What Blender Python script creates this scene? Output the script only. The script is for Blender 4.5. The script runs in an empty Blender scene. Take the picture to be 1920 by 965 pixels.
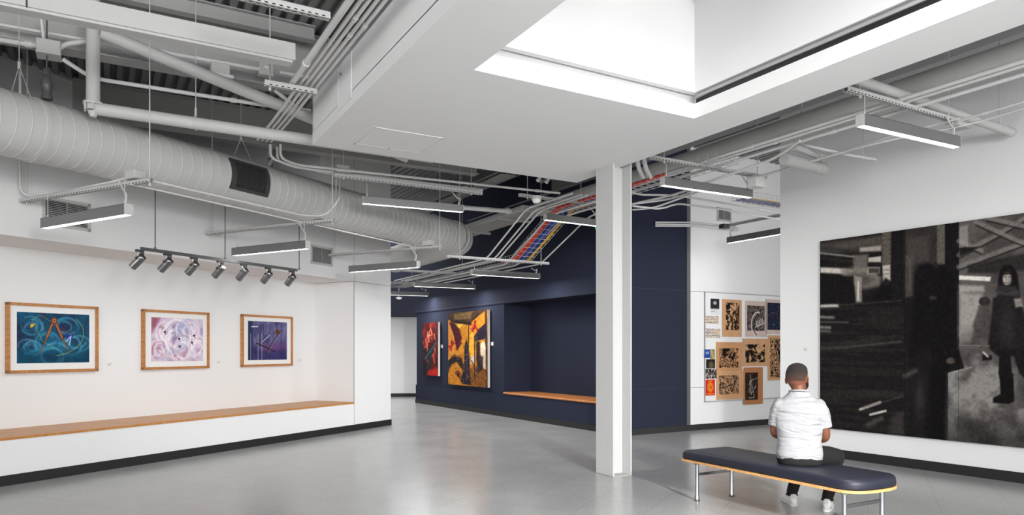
import bpy, bmesh, math, random
import numpy as np
from mathutils import Vector, Matrix
random.seed(7); np.random.seed(7)
SC = bpy.context.scene; COL = SC.collection

# ------------------------------------------------------------------ camera, world, lights, exposure
F = 1325.0; EYE = 1.5; HY = 655.0; CX = 960.0
cam_d = bpy.data.cameras.new('camera'); cam = bpy.data.objects.new('camera', cam_d); COL.objects.link(cam)
cam_d.sensor_fit = 'HORIZONTAL'; cam_d.sensor_width = 36.0; cam_d.lens = F / 1920 * 36.0
cam_d.shift_y = (HY - 482.5) / 1920.0
cam.location = (0, 0, EYE); cam.rotation_euler = (math.pi / 2, 0, 0)
cam_d.clip_start = 0.05; cam_d.clip_end = 200
SC.camera = cam
W = bpy.data.worlds.new('sky'); SC.world = W; W.use_nodes = True
W.node_tree.nodes['Background'].inputs[0].default_value = (1.0, 1.0, 1.0, 1)
W.node_tree.nodes['Background'].inputs[1].default_value = 2.65
SC.view_settings.view_transform = 'Standard'; SC.view_settings.look = 'None'
SC.view_settings.gamma = 1.0; SC.view_settings.use_curve_mapping = False
SC.view_settings.exposure = 0.60

def area(name, loc, target, sx, sy, power, col=(1, 1, 1), spread=180):
    l = bpy.data.lights.new(name, 'AREA'); l.shape = 'RECTANGLE'; l.size = sx; l.size_y = sy
    l.energy = power; l.color = col; l.spread = math.radians(spread)
    o = bpy.data.objects.new(name, l); COL.objects.link(o); o.location = loc
    o.rotation_euler = (Vector(target) - Vector(loc)).to_track_quat('-Z', 'Y').to_euler()
    return o
A2 = (-0.497, 0.867); B2 = (0.867, 0.497)
def AQ(p, q, z): return Vector((p * .867 - q * .497, p * .497 + q * .867, z))
# assumed light from behind the camera, daylight of the skylight, plus added beams
area('assumed_front_light', (3.7, -2.4, 3.0), (0.8, 9.0, 0.4), 1.2, 1.0, 200)  # assumed broad light from behind the camera, no window is built there
area('added_column_key', (3.9, -2.0, 3.45), (0.9, 9.0, -1.0), .35, .35, 58, spread=50)  # added narrow key beam, throws the column's shadow on the floor
area('skylight_daylight', AQ(4.1, 1.6, 6.0), AQ(3.3, 4.6, 3.0), 1.4, 2.4, 190)

area('added_floor_beam', AQ(3.3, 2.4, 4.8), AQ(3.1, 2.2, 0), 1.5, 2.6, 85, spread=55)  # added beam, brightens the floor so more light bounces to the soffit

# ------------------------------------------------------------------ projection helpers (surveying the photograph)
def P(px, py, u):
    Z = F * u / (HY - py); return Vector(((px - CX) / F * Z, Z, EYE + u))
def lin(c):
    def f(v):
        v = v / 255.0
        return v / 12.92 if v <= .04045 else ((v + .055) / 1.055) ** 2.4
    return tuple(f(v) for v in c)
class Wall:
    def __init__(s, n, c, d): s.n = n; s.c = c; s.d = d
    def pt(s, a, w, z): return Vector((s.n[0] * (s.c + w) + s.d[0] * a, s.n[1] * (s.c + w) + s.d[1] * a, z))
    def px(s, px, py, w=0):
        rx = (px - CX) / F; Z = (s.c + w) / (s.n[0] * rx + s.n[1])
        return (rx * Z * s.d[0] + Z * s.d[1], EYE + (HY - py) / F * Z)
    def topx(s, a, z, w=0):   # numpy: wall coordinates back to photograph coordinates
        X = s.n[0] * (s.c + w) + s.d[0] * a; Y = s.n[1] * (s.c + w) + s.d[1] * a
        return CX + F * X / Y, HY - F * (z - EYE) / Y
WL = Wall((-.893, .450), 8.48, (.450, .893))      # left gallery wall
WR = Wall((.834, .551), 9.152, (-.551, .834))     # right wall with the large drawing
WN = Wall((.854, .520), 8.053, (-.520, .854))     # navy wall
WB = Wall((-.512, .859), 9.54, (.859, .512))      # back wall with the pin board

# ------------------------------------------------------------------ materials
def mat(name, col, rough=.6, metal=0, spec=.5, emit=None, estr=0, bump=None, var=None, coat=0):
    m = bpy.data.materials.new(name); m.use_nodes = True; nt = m.node_tree; b = nt.nodes['Principled BSDF']
    c = (*lin(col), 1); b.inputs['Base Color'].default_value = c
    b.inputs['Roughness'].default_value = rough; b.inputs['Metallic'].default_value = metal
    b.inputs['Specular IOR Level'].default_value = spec; b.inputs['Coat Weight'].default_value = coat
    if emit: b.inputs['Emission Color'].default_value = (*emit, 1); b.inputs['Emission Strength'].default_value = estr
    tc = nt.nodes.new('ShaderNodeTexCoord')
    if var:    # (scale, amount)
        n = nt.nodes.new('ShaderNodeTexNoise'); n.inputs['Scale'].default_value = var[0]; n.inputs['Detail'].default_value = 4
        nt.links.new(tc.outputs['Object'], n.inputs['Vector'])
        mx = nt.nodes.new('ShaderNodeMix'); mx.data_type = 'RGBA'
        mx.inputs[6].default_value = (*[v * (1 - var[1]) for v in c[:3]], 1)
        mx.inputs[7].default_value = (*[min(1, v * (1 + var[1])) for v in c[:3]], 1)
        nt.links.new(n.outputs['Fac'], mx.inputs[0]); nt.links.new(mx.outputs[2], b.inputs['Base Color'])
    if bump:   # (scale, strength)
        n = nt.nodes.new('ShaderNodeTexNoise'); n.inputs['Scale'].default_value = bump[0]; n.inputs['Detail'].default_value = 3
        nt.links.new(tc.outputs['Object'], n.inputs['Vector'])
        bp = nt.nodes.new('ShaderNodeBump'); bp.inputs['Strength'].default_value = bump[1]; bp.inputs['Distance'].default_value = .01
        nt.links.new(n.outputs['Fac'], bp.inputs['Height']); nt.links.new(bp.outputs[0], b.inputs['Normal'])
    return m
M = {}
M['wall'] = mat('white_wall_paint', (232, 232, 232), .75, bump=(60, .03), spec=.3)
M['soffit'] = mat('soffit_paint', (236, 236, 236), .8, spec=.2, bump=(40, .02))
M['well'] = mat('skylight_well_paint', (236, 236, 236), .8, spec=.2, var=(3, .01))
M['grey'] = mat('grey_service_paint', (192, 192, 191), .55, var=(8, .03))
M['greyd'] = mat('grey_beam_paint', (172, 172, 171), .65, var=(5, .04))
M['deck'] = mat('grey_deck_paint', (138, 138, 138), .6, var=(5, .05))
M['cond'] = mat('white_conduit_paint', (214, 214, 213), .5, var=(8, .02))
M['duct'] = mat('duct_paint', (194, 194, 192), .42, var=(4, .03), bump=(3, .05))
M['navy'] = mat('navy_wall_paint', (41, 45, 61), .8, var=(2, .04), bump=(50, .03), spec=.12)
M['base'] = mat('black_rubber_base', (27, 27, 28), .6, var=(9, .1))
M['reveal'] = mat('joint_shadow_gap', (60, 60, 62), .8, var=(9, .1))
M['black'] = mat('black_metal', (26, 26, 28), .5, var=(10, .1))
M['dark'] = mat('dark_grille_metal', (62, 62, 62), .5, var=(10, .1))
M['track'] = mat('grey_track_metal', (92, 92, 92), .45, metal=.3, var=(10, .05))
M['alu'] = mat('brushed_fixture_metal', (128, 128, 128), .4, metal=.5, var=(20, .03))
M['chrome'] = mat('chrome', (150, 152, 155), .22, metal=1, var=(10, .02))
M['cast'] = mat('polished_lamp_metal', (150, 150, 150), .25, metal=.95, var=(12, .08))
M['white'] = mat('white_plastic', (228, 228, 226), .5, var=(10, .02))
M['paper'] = mat('white_paper', (232, 232, 230), .8, var=(15, .02))
M['ink'] = mat('grey_ink', (120, 120, 120), .8, var=(15, .05))
M['led'] = mat('led_diffuser', (255, 255, 255), .5, emit=(1, 1, 1), estr=6)
M['red'] = mat('red_cable_jacket', (222, 50, 22), .5, var=(20, .05))
M['blue'] = mat('blue_cable_jacket', (28, 62, 160), .5, var=(20, .05))
M['yellow'] = mat('yellow_cable_jacket', (232, 176, 20), .5, var=(20, .05))
M['green'] = mat('green_sign_plastic', (30, 150, 70), .4, emit=(.05, .6, .2), estr=.3)
M['cushion'] = mat('navy_vinyl', (24, 27, 41), .5, bump=(9, .12), spec=.45, var=(6, .06))
M['denim'] = mat('charcoal_denim', (34, 32, 33), .9, spec=.2, bump=(30, .3), var=(18, .15))
M['denim2'] = mat('charcoal_denim_seam', (34, 32, 32), .85, var=(18, .15))
M['shoe'] = mat('white_leather', (226, 228, 230), .5, var=(12, .03))
M['sole'] = mat('white_rubber', (205, 208, 210), .6, var=(12, .03))
M['hair'] = mat('black_hair', (26, 22, 21), .85, bump=(220, .7), var=(60, .2))
M['glass'] = mat('skylight_frame', (120, 120, 120), .5, var=(5, .05))

def fabric_shirt():
    m = mat('white_cotton', (160, 160, 162), .85, spec=.1); nt = m.node_tree; b = nt.nodes['Principled BSDF']
    tc = nt.nodes.new('ShaderNodeTexCoord'); mp = nt.nodes.new('ShaderNodeMapping'); mp.inputs['Scale'].default_value = (3.0, 3.0, 13)
    n = nt.nodes.new('ShaderNodeTexNoise'); n.inputs['Scale'].default_value = 1.2; n.inputs['Detail'].default_value = 2.5; n.inputs['Distortion'].default_value = 1.0
    bp = nt.nodes.new('ShaderNodeBump'); bp.inputs['Strength'].default_value = 1; bp.inputs['Distance'].default_value = .035
    nt.links.new(tc.outputs['Object'], mp.inputs['Vector']); nt.links.new(mp.outputs[0], n.inputs['Vector'])
    nt.links.new(n.outputs['Fac'], bp.inputs['Height']); nt.links.new(bp.outputs[0], b.inputs['Normal'])
    return m
M['shirt'] = fabric_shirt()
def fade():
    m = mat('short_fade_hair', (30, 25, 23), .9, bump=(220, .6)); nt = m.node_tree; b = nt.nodes['Principled BSDF']
    g = nt.nodes.new('ShaderNodeTexCoord'); sx = nt.nodes.new('ShaderNodeSeparateXYZ'); mr = nt.nodes.new('ShaderNodeMapRange')
    mr.inputs[1].default_value = 1.215; mr.inputs[2].default_value = 1.305; r = nt.nodes.new('ShaderNodeValToRGB')
    r.color_ramp.elements[0].color = (*lin((78, 49, 38)), 1); r.color_ramp.elements[1].color = (*lin((34, 27, 25)), 1)
    nt.links.new(g.outputs['Object'], sx.inputs[0]); nt.links.new(sx.outputs[2], mr.inputs[0]); nt.links.new(mr.outputs[0], r.inputs[0]); nt.links.new(r.outputs[0], b.inputs['Base Color'])
    return m
M['fade'] = fade()
def skin():
    m = mat('brown_skin', (112, 68, 48), .5, spec=.4, var=(14, .12), bump=(90, .08)); return m
M['skin'] = skin()
def wood(name, c1, c2, ang, sc=1.0):
    m = mat(name, c1, .38); nt = m.node_tree; b = nt.nodes['Principled BSDF']
    tc = nt.nodes.new('ShaderNodeTexCoord'); mp = nt.nodes.new('ShaderNodeMapping')
    mp.inputs['Rotation'].default_value = (0, 0, ang); mp.inputs['Scale'].default_value = (.6 * sc, 14 * sc, 14 * sc)
    n = nt.nodes.new('ShaderNodeTexNoise'); n.inputs['Scale'].default_value = 3; n.inputs['Detail'].default_value = 6; n.inputs['Distortion'].default_value = .6
    r = nt.nodes.new('ShaderNodeValToRGB'); r.color_ramp.elements[0].position = .35; r.color_ramp.elements[1].position = .68
    r.color_ramp.elements[0].color = (*lin(c2), 1); r.color_ramp.elements[1].color = (*lin(c1), 1)
    nt.links.new(tc.outputs['Object'], mp.inputs['Vector']); nt.links.new(mp.outputs[0], n.inputs['Vector'])
    nt.links.new(n.outputs['Fac'], r.inputs[0]); nt.links.new(r.outputs[0], b.inputs['Base Color'])
    return m
M['oak'] = wood('oak_bench_wood', (206, 148, 84), (178, 116, 56), -math.atan2(.893, .45))
M['oakn'] = wood('oak_ledge_wood', (214, 142, 82), (176, 104, 52), -math.atan2(.854, -.52))
M['frame'] = wood('oak_frame_wood', (198, 140, 82), (168, 110, 58), -math.atan2(.893, .45))
M['ply'] = wood('plywood_edge', (222, 172, 112), (196, 142, 84), -math.atan2(-.88, .475))

def floor_mat():
    m = mat('polished_grey_floor_tile', (140, 140, 140), .22, spec=.5); nt = m.node_tree; b = nt.nodes['Principled BSDF']
    tc = nt.nodes.new('ShaderNodeTexCoord'); L = nt.links
    sp = nt.nodes.new('ShaderNodeTexNoise'); sp.inputs['Scale'].default_value = 55; sp.inputs['Detail'].default_value = 5; sp.inputs['Roughness'].default_value = .8
    big = nt.nodes.new('ShaderNodeTexNoise'); big.inputs['Scale'].default_value = 1.3; big.inputs['Detail'].default_value = 5
    mp = nt.nodes.new('ShaderNodeMapping'); mp.inputs['Rotation'].default_value = (0, 0, -math.atan2(.893, .45) )
    br = nt.nodes.new('ShaderNodeTexBrick'); br.offset = 0; br.inputs['Scale'].default_value = 1.0
    br.inputs['Brick Width'].default_value = .61; br.inputs['Row Height'].default_value = .61; br.inputs['Mortar Size'].default_value = .004; br.inputs['Mortar Smooth'].default_value = .3
    br.inputs['Color1'].default_value = (1, 1, 1, 1); br.inputs['Color2'].default_value = (.965, .965, .965, 1); br.inputs['Mortar'].default_value = (.80, .80, .80, 1)
    r = nt.nodes.new('ShaderNodeValToRGB'); r.color_ramp.elements[0].position = .32; r.color_ramp.elements[1].position = .7
    r.color_ramp.elements[0].color = (*lin((146, 146, 145)), 1); r.color_ramp.elements[1].color = (*lin((186, 186, 185)), 1)
    r2 = nt.nodes.new('ShaderNodeValToRGB'); r2.color_ramp.elements[0].color = (.86, .86, .86, 1); r2.color_ramp.elements[1].color = (1, 1, 1, 1)
    for n in (sp, big): L.new(tc.outputs['Object'], n.inputs['Vector'])
    L.new(tc.outputs['Object'], mp.inputs['Vector']); L.new(mp.outputs[0], br.inputs['Vector'])
    L.new(sp.outputs['Fac'], r.inputs[0]); L.new(big.outputs['Fac'], r2.inputs[0])
    m1 = nt.nodes.new('ShaderNodeMix'); m1.data_type = 'RGBA'; m1.blend_type = 'MULTIPLY'; m1.inputs[0].default_value = 1
    m2 = nt.nodes.new('ShaderNodeMix'); m2.data_type = 'RGBA'; m2.blend_type = 'MULTIPLY'; m2.inputs[0].default_value = 1
    L.new(r.outputs[0], m1.inputs[6]); L.new(r2.outputs[0], m1.inputs[7]); L.new(m1.outputs[2], m2.inputs[6]); L.new(br.outputs[0], m2.inputs[7])
    L.new(m2.outputs[2], b.inputs['Base Color'])
    rr = nt.nodes.new('ShaderNodeMapRange'); rr.inputs[3].default_value = .16; rr.inputs[4].default_value = .30
    L.new(big.outputs['Fac'], rr.inputs[0]); L.new(rr.outputs[0], b.inputs['Roughness'])
    return m
M['floor'] = floor_mat()
def art_mat(name, rough=.55):
    m = bpy.data.materials.new(name); m.use_nodes = True; nt = m.node_tree; b = nt.nodes['Principled BSDF']
    a = nt.nodes.new('ShaderNodeVertexColor'); a.layer_name = 'paint'; nt.links.new(a.outputs[0], b.inputs['Base Color'])
    b.inputs['Roughness'].default_value = rough; b.inputs['Specular IOR Level'].default_value = .12
    return m
M['art'] = art_mat('painted_canvas', .8); M['print'] = art_mat('printed_sheet', .85)

# ------------------------------------------------------------------ mesh helpers
def rootloc(parent):
    v = Vector((0, 0, 0))
    while parent: v += parent.location; parent = parent.parent
    return v
def obj(name, bm, m, parent=None, smooth=False, origin=None):
    if isinstance(bm, bpy.types.Mesh): me = bm
    else:
        me = bpy.data.meshes.new(name); bmesh.ops.recalc_face_normals(bm, faces=bm.faces); bm.to_mesh(me); bm.free()
    o = bpy.data.objects.new(name, me); COL.objects.link(o)
    if m: me.materials.append(m)
    off = rootloc(parent)
    if origin is None and parent is None:      # origin of a one-mesh thing at the middle of its own underside
        if len(me.vertices):
            xs = [v.co for v in me.vertices]
            mn = Vector([min(c[i] for c in xs) for i in range(3)]); mx = Vector([max(c[i] for c in xs) for i in range(3)])
            origin = Vector(((mn.x + mx.x) / 2, (mn.y + mx.y) / 2, mn.z))
        else: origin = Vector((0, 0, 0))
    loc = Vector((0, 0, 0)) if parent else Vector(origin)
    me.transform(Matrix.Translation(-(off + loc)))
    o.parent = parent; o.location = loc
    if smooth:
        for p in me.polygons: p.use_smooth = True
        if smooth != 'all' and hasattr(me, 'set_sharp_from_angle'): me.set_sharp_from_angle(angle=math.radians(42))
    return o
def tag(o, label, cat, group=None):
    o['label'] = label; o['category'] = cat
    if group: o['group'] = group
    return o
def thing(name, label, cat, loc, group=None):
    o = bpy.data.objects.new(name, None); COL.objects.link(o); o.location = loc; o.empty_display_size = .1
    return tag(o, label, cat, group)
def struct(name, bm, m, smooth=False, parent=None):
    o = obj(name, bm, m, parent, smooth, origin=(0, 0, 0))
    if parent is None: o['kind'] = 'structure'
    return o
def hexa(bm, c):     # c: 4 bottom corners then 4 top corners
    v = [bm.verts.new(p) for p in c]
    for f in ((3, 2, 1, 0), (4, 5, 6, 7), (0, 1, 5, 4), (1, 2, 6, 5), (2, 3, 7, 6), (3, 0, 4, 7)): bm.faces.new([v[i] for i in f])
    return v
def wbox(bm, wl, s0, s1, w0, w1, z0, z1):
    hexa(bm, [wl.pt(s0, w0, z0), wl.pt(s1, w0, z0), wl.pt(s1, w1, z0), wl.pt(s0, w1, z0),
              wl.pt(s0, w0, z1), wl.pt(s1, w0, z1), wl.pt(s1, w1, z1), wl.pt(s0, w1, z1)])
def abox(bm, p0, p1, q0, q1, z0, z1):
    hexa(bm, [AQ(p0, q0, z0), AQ(p1, q0, z0), AQ(p1, q1, z0), AQ(p0, q1, z0), AQ(p0, q0, z1), AQ(p1, q0, z1), AQ(p1, q1, z1), AQ(p0, q1, z1)])
def bar(bm, a, b, w, h, up=Vector((0, 0, 1))):   # box bar from a to b, centred
    a = Vector(a); b = Vector(b); d = (b - a).normalized(); s = d.cross(up)
    if s.length < 1e-4: s = d.cross(Vector((1, 0, 0)))
    s.normalize(); t = s.cross(d).normalized(); s = s * w / 2; t = t * h / 2
    hexa(bm, [a - s - t, b - s - t, b + s - t, a + s - t, a - s + t, b - s + t, b + s + t, a + s + t])
def fillet(pts, r, n=6):
    pts = [Vector(p) for p in pts]; out = [pts[0]]
    for i in range(1, len(pts) - 1):
        p = pts[i]; a = (pts[i - 1] - p); b = (pts[i + 1] - p); rr = min(r, a.length * .48, b.length * .48)
        pa = p + a.normalized() * rr; pb = p + b.normalized() * rr
        for k in range(n + 1):
            t = k / n; out.append(pa * (1 - t) ** 2 + p * 2 * t * (1 - t) + pb * t * t)
    out.append(pts[-1]); return out
def tube(bm, pts, r, seg=10, cap=True, rad=None):
    pts = [Vector(p) for p in pts]; rings = []; prev = None
    for i, p in enumerate(pts):
        d = (pts[min(i + 1, len(pts) - 1)] - pts[max(i - 1, 0)]).normalized()
        if prev is None:
            ref = Vector((0, 0, 1)) if abs(d.z) < .9 else Vector((1, 0, 0)); s = d.cross(ref).normalized()
        else:
            s = prev - d * prev.dot(d)
            s = s.normalized() if s.length > 1e-6 else d.cross(Vector((1, 0, 0))).normalized()
        prev = s; t = d.cross(s).normalized(); rr = rad[i] if rad else r
        rings.append([bm.verts.new(p + s * math.cos(k * 2 * math.pi / seg) * rr + t * math.sin(k * 2 * math.pi / seg) * rr) for k in range(seg)])
    for a, b in zip(rings, rings[1:]):
        for k in range(seg): bm.faces.new((a[k], a[(k + 1) % seg], b[(k + 1) % seg], b[k]))
    if cap: bm.faces.new(rings[0][::-1]); bm.faces.new(rings[-1])
    return rings
def B(): return bmesh.new()
def T(pts, r, seg=10, rad=None):
    bm = B(); tube(bm, pts, r, seg, rad=rad); return bm

# ------------------------------------------------------------------ painting helpers: colours worked out per vertex of a fine sheet
def fbm(x, y, seed=0, oct=4):
    out = np.zeros_like(x); amp = .5; rs = np.random.RandomState(seed)
    for o in range(oct):
        g = rs.rand(64, 64); xi = np.floor(x).astype(int); yi = np.floor(y).astype(int); fx = x - xi; fy = y - yi
        fx = fx * fx * (3 - 2 * fx); fy = fy * fy * (3 - 2 * fy)
        a = g[xi % 64, yi % 64]; b = g[(xi + 1) % 64, yi % 64]; c = g[xi % 64, (yi + 1) % 64]; d = g[(xi + 1) % 64, (yi + 1) % 64]
        out += amp * ((a * (1 - fx) + b * fx) * (1 - fy) + (c * (1 - fx) + d * fx) * fy); amp *= .5; x = x * 2.03 + 11; y = y * 2.03 + 7
    return out / (1 - .5 ** oct)
class Sheet:
    """a flat sheet on wall wl whose corners are s0..s1, z0..z1; paint in photograph-survey units X,Y"""
    def __init__(s, wl, s0, s1, z0, z1, w, nx, nz, bg):
        s.wl, s.s0, s.s1, s.z0, s.z1, s.w, s.nx, s.nz = wl, s0, s1, z0, z1, w, nx, nz
        a = np.linspace(s0, s1, nx + 1); z = np.linspace(z0, z1, nz + 1); s.S, s.Zz = np.meshgrid(a, z, indexing='ij')
        s.X, s.Y = wl.topx(s.S, s.Zz, w)
        s.c = np.zeros(s.S.shape + (3,)); s.c[:] = bg
    def mix(s, m, col):
        m = np.clip(m, 0, 1)[..., None]; s.c = s.c * (1 - m) + np.array(col) * m
    def line(s, pts, w, col, a=1, soft=.6, w1=None):
        D = np.full(s.X.shape, 1e9); n = len(pts) - 1
        for i in range(n):
            (x0, y0), (x1, y1) = pts[i], pts[i + 1]; dx, dy = x1 - x0, y1 - y0; L = dx * dx + dy * dy + 1e-9
            t = np.clip(((s.X - x0) * dx + (s.Y - y0) * dy) / L, 0, 1)
            ww = w if w1 is None else w + (w1 - w) * (i + t) / n
            D = np.minimum(D, np.hypot(s.X - x0 - t * dx, s.Y - y0 - t * dy) - ww / 2)
        s.mix(a * np.clip(.5 - D / (2 * soft), 0, 1), col)
    def poly(s, pts, col, a=1, soft=.6):
        ins = np.zeros(s.X.shape, bool); D = np.full(s.X.shape, 1e9); n = len(pts)
        for i in range(n):
            (x0, y0), (x1, y1) = pts[i], pts[(i + 1) % n]; dx, dy = x1 - x0, y1 - y0
            t = np.clip(((s.X - x0) * dx + (s.Y - y0) * dy) / (dx * dx + dy * dy + 1e-9), 0, 1)
            D = np.minimum(D, np.hypot(s.X - x0 - t * dx, s.Y - y0 - t * dy))
            if y0 != y1: ins ^= ((y0 > s.Y) != (y1 > s.Y)) & (s.X < dx * (s.Y - y0) / (y1 - y0) + x0)
        D = np.where(ins, -D, D); s.mix(a * np.clip(.5 - D / (2 * soft), 0, 1), col)
    def ell(s, cx, cy, rx, ry, col, a=1, soft=.15, ang=0):
        c, n = math.cos(ang), math.sin(ang); x = ((s.X - cx) * c + (s.Y - cy) * n) / rx; y = (-(s.X - cx) * n + (s.Y - cy) * c) / ry
        s.mix(a * np.clip((1 - np.hypot(x, y)) / soft + .5, 0, 1), col)
    def arc(s, cx, cy, rx, ry, a0, a1, w, col, a=1, soft=.6, n=14):
        s.line([(cx + rx * math.cos(a0 + (a1 - a0) * k / n), cy + ry * math.sin(a0 + (a1 - a0) * k / n)) for k in range(n + 1)], w, col, a, soft)
    def mesh(s, name, thick, side=None):
        nx, nz = s.nx, s.nz; sx = s.wl
        pts = [sx.pt(float(a), s.w, float(z)) for a in np.linspace(s.s0, s.s1, nx + 1) for z in np.linspace(s.z0, s.z1, nz + 1)]
        idx = lambda i, j: i * (nz + 1) + j
        faces = [(idx(i, j), idx(i + 1, j), idx(i + 1, j + 1), idx(i, j + 1)) for i in range(nx) for j in range(nz)]
        base = len(pts); cor = [(s.s0, s.z0), (s.s1, s.z0), (s.s1, s.z1), (s.s0, s.z1)]
        pts += [sx.pt(a, s.w, z) for a, z in cor] + [sx.pt(a, s.w + thick, z) for a, z in cor]
        faces += [(base, base + 1, base + 5, base + 4), (base + 1, base + 2, base + 6, base + 5), (base + 2, base + 3, base + 7, base + 6),
                  (base + 3, base, base + 4, base + 7), (base + 4, base + 5, base + 6, base + 7)]
        me = bpy.data.meshes.new(name); me.from_pydata([tuple(p) for p in pts], [], faces); me.update()
        ca = me.color_attributes.new('paint', 'FLOAT_COLOR', 'POINT')
        c = np.clip(s.c.reshape(-1, 3), 0, 255) / 255.; c = np.where(c <= .04045, c / 12.92, ((c + .055) / 1.055) ** 2.4)
        sd = np.array(lin(side if side else (230, 228, 222)))
        full = np.ones((len(pts), 4)); full[:len(c), :3] = c; full[len(c):, :3] = sd
        ca.data.foreach_set('color', full.astype(np.float32).ravel()); return me
# ================================================================== THE SETTING
DECK = 5.25
bm = B(); hexa(bm, [(-14, -9, -.1), (12, -9, -.1), (12, 26, -.1), (-14, 26, -.1), (-14, -9, 0), (12, -9, 0), (12, 26, 0), (-14, 26, 0)])
struct('floor', bm, M['floor'])

# left gallery wall with a deep lit niche
SE = 11.47; SN = 10.35; SN0 = 1.2; WT = 1.1
bm = B()
ST = WL.px(600, 300)[0]
wbox(bm, WL, -9, ST, 0, WT, 2.762, 4.12)         # wall above the niche
wbox(bm, WL, ST, SE, 0, WT, 2.762, DECK + .3)
wbox(bm, WL, -9, ST + .2, 1.42, 1.7, 4.0, DECK + .3); wbox(bm, WL, -9, ST + .2, WT - .02, 1.5, 4.0, 4.12)   # set back above the ledge
wbox(bm, WL, SN, SE, 0, WT, 0, 2.756)                 # pilaster
wbox(bm, WL, -9, SN0, 0, WT, 0, 2.756)
wbox(bm, WL, SN0, SN, .94, WT, .5, 2.762)             # back of the niche
wbox(bm, WL, SN0, SN, 0, WT, 0, .500)                 # bench plinth
struct('wall_left', bm, M['wall'])
bm = B(); wbox(bm, WL, SN, SE, -.002, .01, 2.752, 2.764); wbox(bm, WL, SN - .006, SN + .006, -.002, .01, .12, 2.756)
wbox(bm, WL, SN - .006, SN + .004, -.002, .01, 2.76, DECK)
struct('trim_1', bm, M['greyd'])
bm = B(); wbox(bm, WL, -9, SE + .012, -.012, .02, 0, .115); wbox(bm, WL, SE, SE + .012, 0, WT, 0, .115)
struct('baseboard_left', bm, M['base'])
for s in (1.6, 5.0):   # drywall joints, seen below the duct
    pass
bm = B(); wbox(bm, WL, SN0, SN - .003, -.008, .936, .502, .530)
for s in (3.6, 6.0, 8.4): wbox(bm, WL, s, s + .003, -.0085, .936, .52, .5302)
tag(obj('window_seat_top', bm, M['oak'], origin=WL.pt(6, .4, .5)), 'long oak bench top running along the white plinth under the three framed pictures', 'bench top')

# navy wall : plinth, picture wall, niche, bulkhead
sE = WN.px(779.5, 754)[0]; s942 = WN.px(943, 700)[0]; sC = WN.px(1171, 800)[0]
NT = 2.53
bm = B()
wbox(bm, WN, sC, sE, 0, 1.2, 0, .512)
wbox(bm, WN, s942, sE, .03, 1.2, .512, NT)
wbox(bm, WN, sC, s942, .74, 1.2, .512, NT)
wbox(bm, WN, sC, WN.px(1135, 750)[0], 0, 1.2, .512, NT)
wbox(bm, WN, sC, sE + 6, 0, 1.2, NT, DECK + .3)
struct('wall_navy', bm, M['navy'])
bm = B(); wbox(bm, WN, sC, sE + .01, -.012, .02, 0, .11); wbox(bm, WN, sE, sE + .012, 0, 1.2, 0, .11)
struct('baseboard_navy', bm, M['base'])
bm = B(); wbox(bm, WN, s942, sE, -.003, .02, NT + .035, NT + .043); struct('trim_2', bm, M['reveal'])
bm = B(); wbox(bm, WN, WN.px(1133, 750)[0], s942 - .03, -.025, .735, .512, .552)
bmesh.ops.bevel(bm, geom=bm.edges[:], offset=.012, segments=3, affect='EDGES')
tag(obj('window_seat_top', bm, M['oakn'], smooth=True, origin=WN.pt(5, .3, .5)), 'oak bench ledge inside the dark navy wall niche', 'bench top')

# corridor end wall
bm = B(); hexa(bm, [(-9, 22.0, 0), (-1.9, 22.6, 0), (-1.9, 22.8, 0), (-9, 22.2, 0), (-9, 22.0, 5.5), (-1.9, 22.6, 5.5), (-1.9, 22.8, 5.5), (-9, 22.2, 5.5)])
hexa(bm, [(-9.2, 12, 0), (-9, 12, 0), (-9, 22.2, 0), (-9.2, 22.2, 0), (-9.2, 12, 5.5), (-9, 12, 5.5), (-9, 22.2, 5.5), (-9.2, 22.2, 5.5)])  # unseen side wall, added to shut stray sky light out
struct('wall_far', bm, M['wall'])
bm = B(); hexa(bm, [(-9, 21.98, 0), (-1.9, 22.58, 0), (-1.9, 22.6, 0), (-9, 22.0, 0), (-9, 21.98, .11), (-1.9, 22.58, .11), (-1.9, 22.6, .11), (-9, 22.0, .11)])
struct('baseboard_far', bm, M['base'])

# back wall : navy panel, then white with the pin board
b0 = WB.px(1168, 800)[0]; b1 = WB.px(1287.5, 800)[0]; b2 = WB.px(1294, 800)[0]; b3 = b2 + 7.2
bm = B()
wbox(bm, WB, b0 - .3, b1, 0, .2, 0, .795); wbox(bm, WB, b0 - .3, b1, 0, .2, .800, 2.58); wbox(bm, WB, b0 - .3, b1, 0, .2, 2.585, DECK + .3); wbox(bm, WB, b0 - .3, b1, .01, .2, .79, 2.59)
struct('wall_back_navy', bm, M['navy'])
bm = B()
wbox(bm, WB, b2, b3, 0, .2, 0, .795); wbox(bm, WB, b2, b3, 0, .2, .800, 2.58); wbox(bm, WB, b2, b3, 0, .2, 2.585, DECK + .3); wbox(bm, WB, b2, b3, .008, .2, .79, 2.59)
struct('wall_back', bm, M['wall'])
bm = B(); wbox(bm, WB, b1, b2, -.01, .2, 0.1, DECK); struct('trim_3', bm, M['track'])
bm = B()
for z in (.792, 2.577): wbox(bm, WB, b0 - .1, b1 - .01, -.0015, .009, z, z + .011)
struct('trim_6', bm, M['base'])
bm = B()
for z in (.792, 2.577): wbox(bm, WB, b2 + .01, b3, -.0015, .007, z, z + .008)
struct('trim_7', bm, M['track'])
bm = B(); wbox(bm, WB, b0 - .1, b3, -.012, .02, 0, .11); struct('baseboard_back', bm, M['base'])

# added wall, unseen behind the right wall, blocks sky light leaking in
bm = B(); abox(bm, 13.2, 13.4, 4.5, 14, 0, DECK + .3); struct('corridor_light_block', bm, M['wall'])
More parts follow.
